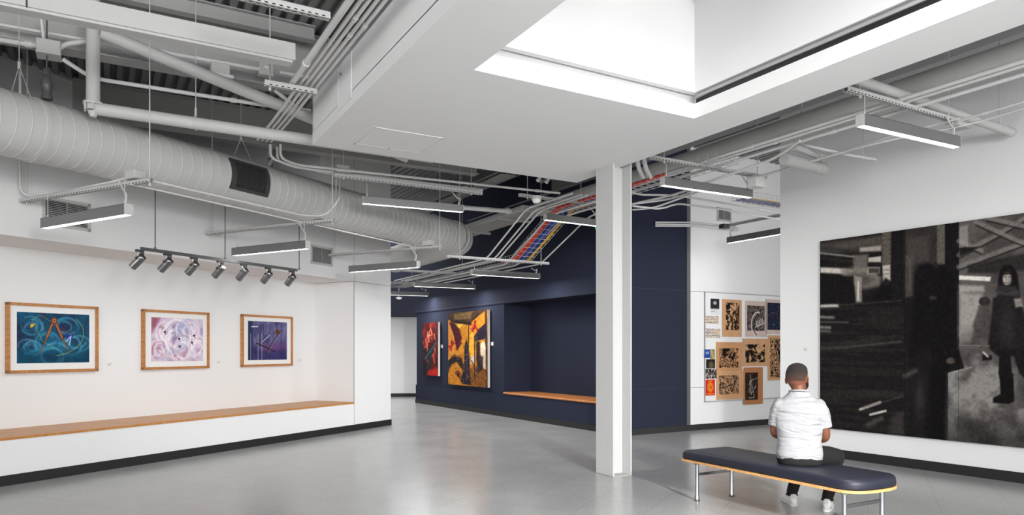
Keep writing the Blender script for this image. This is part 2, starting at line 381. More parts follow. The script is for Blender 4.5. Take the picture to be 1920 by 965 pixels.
# right wall
rE = WR.px(1463, 800)[0]
bm = B(); wbox(bm, WR, -8.0, rE, 0, .34, 0, DECK + .3); struct('wall_right', bm, M['wall'])
bm = B(); wbox(bm, WR, -8.0, rE + .012, -.012, .02, 0, .12); wbox(bm, WR, rE, rE + .012, 0, .352, 0, .12); struct('baseboard_right', bm, M['base'])

# roof deck : corrugated sheet, ribs along A, open over the skylight well
def deck(bm, p0, p1, q0, q1):
    pitch = .15; n = int(round((p1 - p0) / pitch)); prof = []
    for i in range(n):
        x = p0 + i * pitch; prof += [(x, DECK + .07), (x + .05, DECK + .07), (x + .068, DECK), (x + .132, DECK)]
    prof.append((p0 + n * pitch, DECK + .07))
    lo = [bm.verts.new(AQ(p, q0, z)) for p, z in prof]; hi = [bm.verts.new(AQ(p, q1, z)) for p, z in prof]
    for i in range(len(prof) - 1): bm.faces.new((lo[i], lo[i + 1], hi[i + 1], hi[i]))
OP0, OP1, OQ0, OQ1 = 2.51, 4.86, 0.9, 4.98
bm = B(); deck(bm, -11.5, 2.3, -9, 22); deck(bm, 5.05, 14.2, -9, 18); deck(bm, 2.3, 5.05, OQ1 + .15, 22); deck(bm, 2.3, 5.05, -9, OQ0 - .15)
o = struct('ceiling', bm, M['deck']); sm = o.modifiers.new('thick', 'SOLIDIFY'); sm.thickness = .01; sm.offset = 1
bm = B()   # insulation board above the deck keeps daylight out
for a in ((-11.5, 2.3, -9, 22), (5.05, 14.2, -9, 18), (2.3, 5.05, OQ1 + .15, 22), (2.3, 5.05, -9, OQ0 - .15)): abox(bm, *a, DECK + .1, DECK + .2)
struct('roof', bm, M['greyd'])

# suspended soffit with the skylight well
S0, S1, Q0, Q1 = 1.92, 5.385, -2.5, 7.67
bm = B(); H0 = 3.70
for (a, b, c, d) in ((S0, OP0, Q0, Q1), (OP1, S1, Q0, Q1), (OP0, OP1, OQ1, Q1), (OP0, OP1, Q0, OQ0)): abox(bm, a, b, c, d, H0, H0 + .14)
for (a, b, c, d) in ((S0, S0 + .03, Q0, Q1), (S1 - .03, S1, Q0, Q1), (S0, S1, Q1 - .03, Q1)): abox(bm, a, b, c, d, H0 + .13, H0 + .54)
for (a, b, c, d) in ((S0, OP0 - .1, Q0, Q1), (OP1 + .1, S1, Q0, Q1), (OP0 - .1, OP1 + .1, OQ1 + .1, Q1), (OP0 - .1, OP1 + .1, Q0, OQ0 - .1)): abox(bm, a, b, c, d, H0 + .5, H0 + .54)
# cove lining
for (a, b, c, d) in ((OP0 - .12, OP0 - .1, OQ0, OQ1 + .1), (OP1 + .1, OP1 + .12, OQ0, OQ1 + .1), (OP0 - .1, OP1 + .1, OQ1 + .1, OQ1 + .12), (OP0, OP1, OQ0 - .12, OQ0 - .1)): abox(bm, a, b, c, d, H0 + .13, H0 + .51)
struct('ceiling_soffit', bm, M['soffit'])
bm = B()
for (a, b, c, d) in ((OP0 - .06, OP0, OQ0 - .06, OQ1 + .06), (OP1, OP1 + .06, OQ0 - .06, OQ1 + .06), (OP0, OP1, OQ1, OQ1 + .06), (OP0, OP1, OQ0 - .06, OQ0)): abox(bm, a, b, c, d, H0 + .247, 5.7)
struct('skylight_well', bm, M['well'])
bm = B()
for p in (OP0, (OP0 + OP1) / 2 - .03, OP1 - .06): abox(bm, p, p + .06, OQ0, OQ1, 4.86, 4.95)
for q in (OQ0, 2.9, OQ1 - .08): abox(bm, OP0, OP1, q, q + .08, 4.86, 4.95)
struct('skylight_frame', bm, M['glass'])
gm = bpy.data.materials.new('sky_dimming_glass'); gm.use_nodes = True; gn = gm.node_tree; gn.nodes.clear()
go_ = gn.nodes.new('ShaderNodeOutputMaterial'); gt = gn.nodes.new('ShaderNodeBsdfTransparent'); gt.inputs[0].default_value = (.25, .25, .25, 1); gn.links.new(gt.outputs[0], go_.inputs[0])
bm = B(); abox(bm, OP0 - .05, OP1 + .05, OQ0 - .05, OQ1 + .05, 5.71, 5.72); struct('window_1', bm, gm)  # unseen pane, its tint added to dim the sky in the well
bm = B()
abox(bm, OP1 + .005, OP1 + .02, OQ0, OQ1 - .01, H0 + .195, H0 + .215); abox(bm, OP1 + .03, OP1 + .045, OQ0, OQ1 - .01, H0 + .222, H0 + .24)
struct('trim_4', bm, M['greyd'])
bm = B(); abox(bm, OP1 + .02, OP1 + .09, OQ0, OQ1, H0 + .141, H0 + .19); struct('trim_5', bm, M['black'])

# access panels
def frame_panel(name, pts_out, m, label):   # pts: four corners of a thin hatch
    pass
u = 2.2
c = [P(665, 266, u), P(786, 291, u), P(834, 259, u), P(702, 238, u)]
ps = [v.x * .867 + v.y * .497 for v in c]; qs = [-v.x * .497 + v.y * .867 for v in c]
p0, p1, q0, q1 = (ps[0] + ps[3]) / 2, (ps[1] + ps[2]) / 2, (qs[2] + qs[3]) / 2, (qs[0] + qs[1]) / 2
t = thing('access_panel', 'flush square access hatch in the underside of the big white soffit', 'hatch', AQ((p0 + p1) / 2, (q0 + q1) / 2, H0 - .01))
bm = B()
for a in ((p0, p0 + .02, q0, q1), (p1 - .02, p1, q0, q1), (p0, p1, q0, q0 + .02), (p0, p1, q1 - .02, q1)): abox(bm, *a, H0 - .005, H0)
obj('frame', bm, M['soffit'], t)
bm = B(); abox(bm, p0 + .026, p1 - .026, q0 + .026, q1 - .026, H0 - .004, H0); obj('door', bm, M['soffit'], t)
bm = B(); abox(bm, (p0 + p1) / 2 - .008, (p0 + p1) / 2 + .008, q1 - .06, q1 - .02, H0 - .012, H0 - .003); obj('latch', bm, M['greyd'], t)
# hatch on the soffit side: plane p = S0
def onS(px, py):
    rx = (px - CX) / F; Z = S0 / (rx * .867 + .497); return (-rx * Z * .497 + Z * .867, EYE + (HY - py) / F * Z)
c = [onS(635, 211), onS(660, 184), onS(659, 95), onS(634, 130)]
qa = (c[0][0] + c[3][0]) / 2; qb = (c[1][0] + c[2][0]) / 2; z0 = (c[0][1] + c[1][1]) / 2; z1 = min((c[2][1] + c[3][1]) / 2, H0 + .50)
t = thing('access_panel', 'small upright hatch on the vertical side of the white soffit', 'hatch', AQ(S0 - .01, (qa + qb) / 2, z0))
bm = B()
for a in ((qa, qa + .012 * (1 if qb > qa else -1), z0, z1), (qb, qb - .012 * (1 if qb > qa else -1), z0, z1), (qa, qb, z0, z0 + .012), (qa, qb, z1 - .012, z1)):
    abox(bm, S0 - .006, S0, min(a[0], a[1]), max(a[0], a[1]), a[2], a[3])
obj('frame', bm, M['soffit'], t)
bm = B(); abox(bm, S0 - .003, S0, min(qa, qb) + .018, max(qa, qb) - .018, z0 + .018, z1 - .018); obj('door', bm, M['soffit'], t)
bm = B(); tube(bm, [AQ(S0, qa * .75 + qb * .25, z1 - .1), AQ(S0 - .014, qa * .75 + qb * .25, z1 - .1)], .012); obj('lock', bm, M['cast'], t)

# steel column (H section)
A_ = Vector((-.497, .867, 0)); Bv = Vector((.867, .497, 0))
c1 = P(1117.5, 885.5, -1.5); c2 = P(1149.5, 893, -1.5)   # visible flange edge along the floor
def floorp(px, py):
    Z = F * 1.5 / (py - HY); return Vector(((px - CX) / F * Z, Z, 0))
k1 = floorp(1117.5, 886); k2 = floorp(1149.5, 893.5)
pc = k2.x * .867 + k2.y * .497; qc = -k2.x * .497 + k2.y * .867
fw = .335   # flange length along A
def solve_q(px, p):     # q on line p=const seen at photo column px
    rx = (px - CX) / F; Z = p / (rx * .867 + .497); return -rx * Z * .497 + Z * .867
def solve_p(px, q):
    rx = (px - CX) / F; Z = q / (-rx * .497 + .867); return rx * Z * .867 + Z * .497
qf = solve_q(1117.5, pc); tf = .018
pr = solve_p(1184.5, qc)
bm = B()
abox(bm, pc, pc + tf, qc, qf, 0, H0 + .002)                        # left flange: its broad face looks towards the left
abox(bm, pr - tf, pr, qc, qf, 0, H0 + .3)                         # right flange
abox(bm, pc + tf, pr - tf, (qc + qf) / 2 - .008, (qc + qf) / 2 + .008, 0, H0 + .002)   # web
t = thing('steel_column', 'tall light grey steel column standing at the corner of the soffit', 'column', AQ((pc + pr) / 2, (qc + qf) / 2, 0))
obj('shaft', bm, M['grey'], t)
bm = B(); abox(bm, pc - .0, pr + .0, qc, qf, 0, .006); obj('base_plate', bm, M['greyd'], t)
# ================================================================== CEILING SERVICES
LP = lambda p, s, z: Vector((-.893 * p + .450 * s, .450 * p + .893 * s, z))    # p outwards, s along the left wall
def dsc(v):   # left wall coordinates of a point
    return (-.893 * v.x + .45 * v.y, .45 * v.x + .893 * v.y)
# --- the big spiral duct : centre line from survey
dd = Vector((.477, .879, 0)); dn = Vector((-.879, .477, 0)); DR = .305; DZ = 3.64; DP = 7.4
def dpt(s, p=DP, z=DZ): v = dn * p + dd * s; v.z = z; return v
def s_at(px, p=DP):
    rx = (px - CX) / F; Z = p / (-rx * .879 + .477); return rx * Z * .477 + Z * .879
sEl = s_at(846)
t = thing('spiral_duct', 'huge round spiral-seamed air duct sweeping across the upper left and bending away', 'duct', dpt(s_at(300), z=DZ - DR))
def ring(bm, c, d, r, seg=40, tilt=0):
    s = d.cross(Vector((0, 0, 1))).normalized(); u = Vector((0, 0, 1))
    return [bm.verts.new(c + s * math.cos(k * 2 * math.pi / seg) * r + u * math.sin(k * 2 * math.pi / seg) * r + d * tilt * math.cos(k * 2 * math.pi / seg)) for k in range(seg)]
def skinrings(bm, rings, cap=False):
    for a, b in zip(rings, rings[1:]):
        n = len(a)
        for k in range(n): bm.faces.new((a[k], a[(k + 1) % n], b[(k + 1) % n], b[k]))
    if cap: bm.faces.new(rings[0][::-1]); bm.faces.new(rings[-1])
bm = B(); rings = []; s = s_at(0) - 4
while s < sEl:
    for ds, r in ((0, DR), (.003, DR), (.006, DR + .003), (.014, DR + .003), (.017, DR), (.02, DR), (.128, DR)): rings.append(ring(bm, dpt(s + ds), dd, r, tilt=.03))
    s += .132
rings.append(ring(bm, dpt(sEl + .03), dd, DR)); skinrings(bm, rings, True)
obj('straight_run', bm, M['duct'], t, smooth=True)
# elbow turning to direction A
Ad = Vector((-.497, .867, 0)); R_ = .55
bm = B(); rings = []; cpos = dpt(sEl + .03); ang0 = math.atan2(dd.y, dd.x); ang1 = math.atan2(Ad.y, Ad.x); cen = cpos + Vector((-dd.y, dd.x, 0)) * R_
for k in range(6):
    a = ang0 + (ang1 - ang0) * k / 5; d = Vector((math.cos(a), math.sin(a), 0)); c = cen - Vector((-d.y, d.x, 0)) * R_
    if k: rings.append(ring(bm, c - d * .01, d, DR))
    rings.append(ring(bm, c, d, DR + .009)); rings.append(ring(bm, c + d * .01, d, DR))
skinrings(bm, rings, True); obj('elbow', bm, M['duct'], t, smooth=True)
bm = B(); rings = []; s = 0
while s < 3.2:
    for ds, r in ((0, DR), (.003, DR), (.006, DR + .003), (.014, DR + .003), (.017, DR), (.02, DR), (.128, DR)): rings.append(ring(bm, c + Ad * (s + ds), Ad, r, tilt=.03))
    s += .132
skinrings(bm, rings, True); obj('branch_run', bm, M['duct'], t, smooth=True)
# collars (bolted flanges)
for px in (60, 383, 676):
    bm = B(); s = s_at(px); skinrings(bm, [ring(bm, dpt(s + a), dd, DR + b) for a, b in ((-.02, .0), (-.02, .009), (.02, .009), (.02, .0))]); obj('joint_band', bm, M['duct'], t, smooth=True)
# register on the side of the duct
def duct_patch(bm, s0, s1, a0, a1, r0, r1, n=10):
    g = []
    for r in (r0, r1):
        for s in (s0, s1):
            g.append([bm.verts.new(dpt(s) + (-dn * math.cos(a) + Vector((0, 0, 1)) * math.sin(a)) * r) for a in [a0 + (a1 - a0) * k / n for k in range(n + 1)]])
    a, b, c2_, d2_ = g
    for k in range(n):
        bm.faces.new((a[k], b[k], b[k + 1], a[k + 1])); bm.faces.new((c2_[k], d2_[k], d2_[k + 1], c2_[k + 1]))
        bm.faces.new((a[k], a[k + 1], c2_[k + 1], c2_[k])); bm.faces.new((b[k], b[k + 1], d2_[k + 1], d2_[k]))
    bm.faces.new((a[0], c2_[0], d2_[0], b[0])); bm.faces.new((a[n], b[n], d2_[n], c2_[n]))
ra, rb = s_at(403), s_at(474); t0, t1 = math.radians(-33), math.radians(38)
rp = thing('duct_register', 'dark rectangular vertical-bladed register set in the side of the big duct', 'air vent', dpt((ra + rb) / 2) - dn * (DR + .01))
bm = B(); e = .06; ea = .12
duct_patch(bm, ra, ra + e, t0, t1, DR, DR + .022); duct_patch(bm, rb - e, rb, t0, t1, DR, DR + .022)
duct_patch(bm, ra, rb, t0, t0 + ea, DR, DR + .022); duct_patch(bm, ra, rb, t1 - ea, t1, DR, DR + .022)
obj('frame', bm, M['dark'], rp)
bm = B(); duct_patch(bm, ra + e, rb - e, t0 + ea, t1 - ea, DR + .001, DR + .008); obj('backing', bm, M['black'], rp)
bm = B(); n = 16
for k in range(n):
    s = ra + e + (rb - ra - 2 * e) * (k + .5) / n; duct_patch(bm, s - .005, s + .005, t0 + ea, t1 - ea, DR + .0025, DR + .02)
o = obj('blades', bm, M['dark'], rp)

def rod(top, bottom, label, group=None, r=.006, name='hanger_rod', m='grey'):
    bm = B(); tube(bm, [bottom, top], r, 8)
    tube(bm, [Vector(bottom) + Vector((0, 0, .01)), Vector(bottom) + Vector((0, 0, .03))], r * 2.2, 6)
    return tag(obj(name, bm, M[m], smooth=True), label, 'hanger rod', group)
def upto(v, z=DECK + .02): return Vector((v.x, v.y, z))
# duct hanger wires
for px, lb in ((36, 'forked wire hanger holding the big duct near the left edge of the photo'), (452, 'forked wire hanger above the big duct right of its dark register')):
    s = s_at(px); c = dpt(s, z=DZ + DR); k = Vector((c.x, c.y, DZ + DR + .28)); bm = B(); tube(bm, [k, upto(k)], .004, 6)
    for sg in (-1, 1): tube(bm, [k, c + dn * (.2 * sg) + Vector((0, 0, -.06))], .003, 6)
    tube(bm, [k + Vector((0, 0, -.03)), k + Vector((0, 0, .04))], .014, 8)
    tag(obj('duct_hanger', bm, M['grey'], smooth=True), lb, 'duct hanger')

# --- slotted strut channels
def strut(a, b, label, w=.045, h=.045, name='strut_channel', slots=True, group=None):
    a = Vector(a); b = Vector(b); d = (b - a); L = d.length; d.normalize(); s = d.cross(Vector((0, 0, 1))).normalized()
    t = thing(name, label, 'strut channel', (a + b) / 2 - Vector((0, 0, h / 2)), group)
    bm = B(); th = .004; up = Vector((0, 0, 1))
    bar(bm, a + up * (h / 2 - th / 2), b + up * (h / 2 - th / 2), w, th)
    for sg in (-1, 1):
        bar(bm, a + s * sg * (w / 2 - th / 2), b + s * sg * (w / 2 - th / 2), th, h)
        bar(bm, a + s * sg * (w / 2 - .008) - up * (h / 2 - th / 2), b + s * sg * (w / 2 - .008) - up * (h / 2 - th / 2), .014, th)
    n = int(L / .05)
    for k in range(n): # rungs between the slots
        if k % 1 == 0:
            c = a + d * (L * (k + .5) / n); bar(bm, c - s * (w / 2 - .01) - up * (h / 2 - th / 2), c + s * (w / 2 - .01) - up * (h / 2 - th / 2), .022, th)
    obj('channel', bm, M['grey'], t)
    if slots:
        bm = B()
        for k in range(n - 1):
            c = a + d * (L * (k + 1) / n); bar(bm, c - d * .010 + up * -(h / 2 - th - .001), c + d * .010 + up * -(h / 2 - th - .001), .02, .002)
        for k in range(n - 1): 
            c = a + d * (L * (k + 1) / n)
            for sg in (-1, 1): bar(bm, c - d * .012 + s * sg * (w / 2 + .0004) - up * (h * .28), c + d * .012 + s * sg * (w / 2 + .0004) - up * (h * .28), .0012, .009)
        obj('slots', bm, M['black'], t)
    return t
def jbox(c, d, size, label, name='junction_box', m='grey'):
    c = Vector(c); d = Vector(d).normalized(); w, l, h = size
    t = thing(name, label, 'junction box', c - Vector((0, 0, h / 2)))
    bm = B(); bar(bm, c - d * l / 2, c + d * l / 2, w, h * .86); bmesh.ops.bevel(bm, geom=bm.edges[:], offset=.004, segments=1, affect='EDGES'); obj('body', bm, M[m], t)
    bm = B(); bar(bm, c - d * (l / 2 + .004) - Vector((0, 0, h * .46)), c + d * (l / 2 + .004) - Vector((0, 0, h * .46)), w + .008, h * .1); obj('cover', bm, M[m], t)
    return t
# --- linear LED fixtures
def fixture(a, b, label, group, struts=None, cordside=1, w=.085, h=.105, zt=None, power=3.5):
    """a, b: ends of the lit underside"""
    a = Vector(a); b = Vector(b); d = (b - a).normalized(); up = Vector((0, 0, 1)); s = d.cross(up).normalized()
    t = thing('linear_light', label, 'hanging light', (a + b) / 2, group)
    bm = B(); th = .006
    bar(bm, a + up * (h - th / 2), b + up * (h - th / 2), w, th)
    for sg in (-1, 1): bar(bm, a + s * sg * (w / 2 - th / 2) + up * h / 2, b + s * sg * (w / 2 - th / 2) + up * h / 2, th, h)
    obj('housing', bm, M['alu'], t)
    bm = B(); bar(bm, a + d * .006 + up * .010, b - d * .006 + up * .010, w - 2 * th, .012); obj('diffuser', bm, M['led'], t)
    for e, sg in ((a, -1), (b, 1)):
        bm = B(); bar(bm, e + d * sg * .001 + up * h / 2, e + d * sg * .007 + up * h / 2, w + .002, h); obj('end_cap', bm, M['grey'], t)
    al = bpy.data.lights.new('led_strip', 'AREA'); al.shape = 'RECTANGLE'; al.size = (b - a).length; al.size_y = w * .8; al.energy = power
    ao = bpy.data.objects.new('led_strip', al); COL.objects.link(ao); ao.location = (a + b) / 2 - up * .004; ao.rotation_euler = (0, 0, math.atan2(d.y, d.x)); ao.parent = t; ao.location = Vector(ao.location) - rootloc(t)
    if zt:
        for k, e in enumerate((a + d * .06, b - d * .06)):
            bm = B(); tube(bm, [e + up * h, Vector((e.x, e.y, zt))], .0035, 6); tube(bm, [e + up * h, e + up * (h + .03)], .012, 8); obj('suspension_cable', bm, M['grey'], t, smooth=True)
        e = (b - d * .05) if cordside > 0 else (a + d * .05); e2 = Vector((e.x, e.y, zt)) - d * cordside * .12
        bm = B(); tube(bm, fillet([e + up * h, e + up * (h + .09) + d * .02 * cordside, (e + e2) / 2 + up * (.05) + d * cordside * .04, e2], .2, 6), .008, 7); obj('power_cord', bm, M['grey'], t, smooth=True)
    return t
# left bay : struts and lights square to the gallery wall
uS, uF = 1.64, 1.275
LG = 'linear lights hung square to the left gallery wall'
tri = [((62, 381), (272, 338), (84, 428.5), (241, 403), 'by the larger wall vent'), ((414, 442), (612, 412), (439, 479.5), (577, 466.5), 'over the spotlight track'), ((637, 480.5), (822, 463), (657, 510.5), (784, 501.5), 'below the big duct\'s far end')]
Sn, Sf = [], []
for (f1, n1, f2, n2, w_) in tri:
    a = P(*f1, uS); b = P(*n1, uS)
    pa, sa = dsc(a); pb, sb = dsc(b); sm_ = (sa + sb) / 2; a = LP(8.47, sm_, EYE + uS + .02); b = LP(pb, sm_, EYE + uS + .02)
    strut(a, b, 'slotted strut reaching out from the gallery wall, ' + w_); Sn.append(b); Sf.append(a)
    fa = P(*f2, uF); fb = P(*n2, uF)
    fixture(fa, fb, 'linear light hanging square to the gallery wall, ' + w_, LG, zt=EYE + uS, cordside=1)
    rod(upto(b + (a - b).normalized() * .03), b + (a - b).normalized() * .03 - Vector((0, 0, .06)), 'thin rod holding the outer end of the strut ' + w_, 'rods holding the left struts')
    e = a + (b - a).normalized() * .12
    rod(upto(e), e - Vector((0, 0, .06)), 'thin rod holding the wall end of the strut ' + w_, 'rods holding the left struts')
    jbox(b + (a - b).normalized() * .25 + Vector((0, 0, .075)), (a - b), (.12, .16, .09), 'white junction box on top of the strut ' + w_)
def conduit(pts, r, label, rad=.12, name='conduit', m='cond', cat='conduit', coup=(), group=None):
    pts = [Vector(p) for p in pts]; t = thing(name, label, cat, pts[0] * .5 + pts[-1] * .5, group)
    bm = B(); tube(bm, fillet(pts, rad), r, 10); obj('pipe', bm, M[m], t, smooth=True)
    for (i, f) in coup:
        a, b = pts[i], pts[i + 1]; c = a.lerp(b, f); d = (b - a).normalized()
        bm = B(); tube(bm, [c - d * .03, c - d * .03, c + d * .03, c + d * .03], r, 10, rad=[r * 1.1, r * 1.35, r * 1.35, r * 1.1]); obj('coupling', bm, M[m], t, smooth=True)
    return t
zc = EYE + uS + .055
conduit([P(272, 336, uS + .05), P(570, 404, uS + .05), P(612, 405, uS + .08), P(637, 372, uS + .3), P(637, 345, uS + .65), P(638, 325, uS + .80)], .011, 'thin conduit along the big duct between two struts, then up to a ceiling box', .2, coup=((0, .1),))
conduit([P(560, 402, uS + .06), P(600, 412, uS + .06), P(630, 385, uS + .25), P(630, 345, uS + .65), P(632, 325, uS + .80)], .011, 'second thin conduit rising beside the big duct over the second strut', .2)
conduit([P(245, 345, uS), P(566, 416, uS)], .010, 'thin lower conduit between the first and second struts under the duct', coup=((0, .5),))
conduit([P(590, 421, uS), P(650, 435, uS), P(780, 463, uS + .05), P(805, 464, uS + .06)], .011, 'thin conduit from the second to the third strut under the duct', coup=((0, .9),))
conduit([LP(8.43, WL.px(33, 340)[0], 4.6), LP(8.43, WL.px(33, 340)[0], 3.22), LP(8.2, WL.px(33, 340)[0] + .1, 3.2), P(215, 340, uS + .07), P(243, 332, uS + .12)], .014, 'conduit coming down the gallery wall at far left and along the first strut', .22, coup=((0, .62),))

# wall vents
def vent(wl, a0, a1, z0, z1, label, n, w=0):
    t = thing('wall_vent', label, 'air vent', wl.pt((a0 + a1) / 2, w - .01, z0))
    bm = B(); e = .035; sw = 1 if a1 > a0 else -1
    lo, hi = min(a0, a1), max(a0, a1)
    wbox(bm, wl, lo, lo + e, w - .014, w, z0, z1); wbox(bm, wl, hi - e, hi, w - .014, w, z0, z1); wbox(bm, wl, lo, hi, w - .014, w, z0, z0 + e); wbox(bm, wl, lo, hi, w - .014, w, z1 - e, z1)
    obj('frame', bm, M['grey'], t)
    bm = B(); wbox(bm, wl, lo + e, hi - e, w - .003, w, z0 + e, z1 - e); obj('backing', bm, M['black'], t)
    bm = B()
    for k in range(n):
        z = z0 + e + (z1 - z0 - 2 * e) * (k + .5) / n
        hexa(bm, [wl.pt(lo + e, w - .013, z - .006), wl.pt(hi - e, w - .013, z - .006), wl.pt(hi - e, w - .004, z + .004), wl.pt(lo + e, w - .004, z + .004),
                  wl.pt(lo + e, w - .013, z - .003), wl.pt(hi - e, w - .013, z - .003), wl.pt(hi - e, w - .004, z + .007), wl.pt(lo + e, w - .004, z + .007)])
    wbox(bm, wl, (lo + hi) / 2 - .004, (lo + hi) / 2 + .004, w - .013, w - .003, z0 + e, z1 - e)
    obj('louvres', bm, M['greyd'], t)
a0, z1_ = WL.px(78, 366); a1, z0_ = WL.px(169, 432); vent(WL, a0, a1, WL.px(78, 421)[1], z1_, 'large louvred vent high on the left wall behind the first hanging light', 13)
a0, z1_ = WL.px(582, 457.5); a1, _ = WL.px(623, 460); vent(WL, a0, a1, WL.px(582, 493.5)[1], z1_, 'smaller louvred vent on the left wall right of the spotlight track', 14)
a0, z1_ = WB.px(1344, 388); a1, _ = WB.px(1371, 390); vent(WB, a0, a1, WB.px(1344, 413.5)[1], z1_, 'small louvred vent high on the back wall above the pin board', 10)

# --- spotlight track
ta, tb = P(252, 467, 1.20), P(568, 505.5, 1.20); tz = EYE + 1.20
pa, sa = dsc(ta); pb, sb = dsc(tb); pm = (pa + pb) / 2; ta = LP(pm, sa, tz); tb = LP(pm, sb, tz); td = (tb - ta).normalized()
t = thing('light_track', 'dark lighting track hanging in front of the left wall', 'lighting track', (ta + tb) / 2)
bm = B(); bar(bm, ta, tb, .036, .036); obj('rail', bm, M['track'], t)
bm = B(); bar(bm, ta + Vector((0, 0, -.019)), tb + Vector((0, 0, -.019)), .014, .002); obj('slot', bm, M['black'], t)
for px, lb in ((291, 'left'), (422, 'middle'), (561, 'right')):
    rx = (px - CX) / F; Z = pm / (-.893 * rx + .45); c = LP(pm, .45 * rx * Z + .893 * Z, tz + .018)
    ztop = DECK if px < 500 else DECK
    zt2 = EYE + (HY - (227 + .255 * px)) / F * Z; tp = Vector((c.x, c.y, zt2)); s_w = .45 * rx * Z + .893 * Z
    bm = B(); bar(bm, LP(pm - .03, s_w, zt2), LP(8.48, s_w, zt2), .03, .03); tag(obj('wall_bracket', bm, M['grey']), 'small wall bracket behind the big duct holding the %s track rod' % lb, 'bracket')
    rod(tp, c - Vector((0, 0, .01)), 'dark thin rod carrying the spotlight track, %s one' % lb, 'rods of the spotlight track', r=.007, m='track')
which = ['leftmost', 'second from the left', 'third from the left', 'middle one', 'third from the right', 'second from the right', 'rightmost']
for k, px in enumerate((262, 314, 363.5, 413, 457, 502.5, 547)):
    rx = (px - CX) / F; Z = pm / (-.893 * rx + .45); c = LP(pm, .45 * rx * Z + .893 * Z, tz)
    t = thing('track_spotlight', 'polished metal cylinder spotlight on the dark track, ' + which[k], 'spotlight', c - Vector((0, 0, .3)), 'spotlights on the hanging track')
    bm = B(); bar(bm, c - td * .05 - Vector((0, 0, .03)), c + td * .05 - Vector((0, 0, .03)), .03, .028); obj('adapter', bm, M['dark'], t)
    bm = B(); tube(bm, [c + td * .03 - Vector((0, 0, .04)), c + td * .03 - Vector((0, 0, .075))], .022, 12); obj('knob', bm, M['dark'], t, smooth=True)
    st = c - td * .02; piv = st - Vector((0, 0, .155))
    bm = B(); tube(bm, [st - Vector((0, 0, .04)), st - Vector((0, 0, .10))], .011, 10); obj('stem', bm, M['chrome'], t, smooth=True)
    wn = Vector((-.893, .45, 0)); aim = (wn * .80 + td * (-.30 + .045 * k) + Vector((0, 0, -.78))).normalized()
    sid = aim.cross(Vector((0, 0, 1))).normalized()
    bm = B(); yk = [piv + sid * .052, piv + sid * .052 + Vector((0, 0, .04)), st - Vector((0, 0, .10)), piv - sid * .052 + Vector((0, 0, .04)), piv - sid * .052]
    for i in range(4): bar(bm, yk[i], yk[i + 1], .014, .006, up=aim)
    obj('yoke', bm, M['cast'], t)
    h0 = piv - aim * .085; h1 = piv + aim * .10
    bm = B(); tube(bm, [h0 + aim * x for x in (0, 0, .006, .012, .03, .032, .036, .038, .05, .052, .056, .058, .07, .185, .187)], .045, 24, rad=[.03, .04, .044, .046, .046, .042, .042, .046, .046, .042, .042, .046, .047, .047, .047])
    obj('lamp_head', bm, M['cast'], t, smooth=True)
    bm = B(); tube(bm, [h1 + aim * .001, h1 + aim * .0025], .040, 20); obj('lens', bm, M['led'], t)
    sl = bpy.data.lights.new('spot_beam', 'SPOT'); sl.energy = 5; sl.color = (.93, .97, 1.0); sl.spot_size = math.radians(100); sl.spot_blend = 1; sl.shadow_soft_size = .04
    so = bpy.data.objects.new('spot_beam', sl); COL.objects.link(so); so.location = h1 + aim * .02; so.rotation_euler = aim.to_track_quat('-Z', 'Y').to_euler()

# --- conduits at the upper left, along A
uA = 2.72
for k, (px, py) in enumerate(((560, 160), (570, 162), (579, 164), (588, 166))):
    p_ = 1.61 + .052 * k
    conduit([AQ(p_, -1, 4.05), AQ(p_, 8.05, 4.05), AQ(p_ - .02, 9.0, 4.05)] , .016, 'long conduit running beside the white soffit at upper left, ' + ['outermost', 'second out', 'third out', 'nearest the soffit'][k], coup=((0, [.66, .70, .735, .71][k]),), group='four parallel conduits beside the soffit')
conduit([AQ(1.54, -1, 4.05), AQ(1.54, 6.95, 4.05)], .027, 'single thicker pipe passing over the perforated strut left of the soffit', coup=((0, .93),), name='pipe', cat='pipe')
def bstrut(px0, py0, px1, py1, u, label, **k):
    a = P(px0, py0, u); b = P(px1, py1, u); q = ((-a.x * .497 + a.y * .867) + (-b.x * .497 + b.y * .867)) / 2
    A = AQ(a.x * .867 + a.y * .497, q, EYE + u); Bq = AQ(b.x * .867 + b.y * .497, q, EYE + u); return strut(A, Bq, label, **k), A, Bq
_, a, b = bstrut(440, -6, 620, 29, 2.47, 'perforated strut at the top of the photo left of the soffit', w=.055, h=.05)
rod(upto(b - (b - a).normalized() * .5), b - (b - a).normalized() * .5, 'thin rod dropping through the perforated strut at the top edge')
_, a, b = bstrut(495, 157, 595, 172, 2.49, 'short slotted strut carrying the four conduits at the soffit corner', w=.05, h=.05)
rod(upto(a + (b - a).normalized() * .05), a + (b - a).normalized() * .05 - Vector((0, 0, .07)), 'short rod through the left end of the conduit strut')

# --- beams
def ibeam(a, b, w, h, label, tf=.014, tw=.01, name='steel_beam', m='greyd'):
    up = Vector((0, 0, 1)); t = thing(name, label, 'beam', (Vector(a) + Vector(b)) / 2 - up * h)
    a = Vector(a); b = Vector(b)
    for nm, o, ww, hh in (('top_flange', -tf / 2, w, tf), ('bottom_flange', -h + tf / 2, w, tf), ('web', -h / 2, tw, h - 2 * tf)):
        bm = B(); bar(bm, a + up * o, b + up * o, ww, hh); obj(nm, bm, M[m], t)
    return t
def qz(py, px, q):   # height of a photo point on the plane q = const
    rx = (px - CX) / F; Z = q / (-rx * .497 + .867); return EYE + (HY - py) / F * Z, rx * Z * .867 + Z * .497
q1 = 6.35; zb, pb_ = qz(113, 554, q1); zt_, _ = qz(82, 554, q1)
t = thing('box_beam', 'bright square box beam with a cut end at upper left', 'beam', AQ(-1, q1, zb))
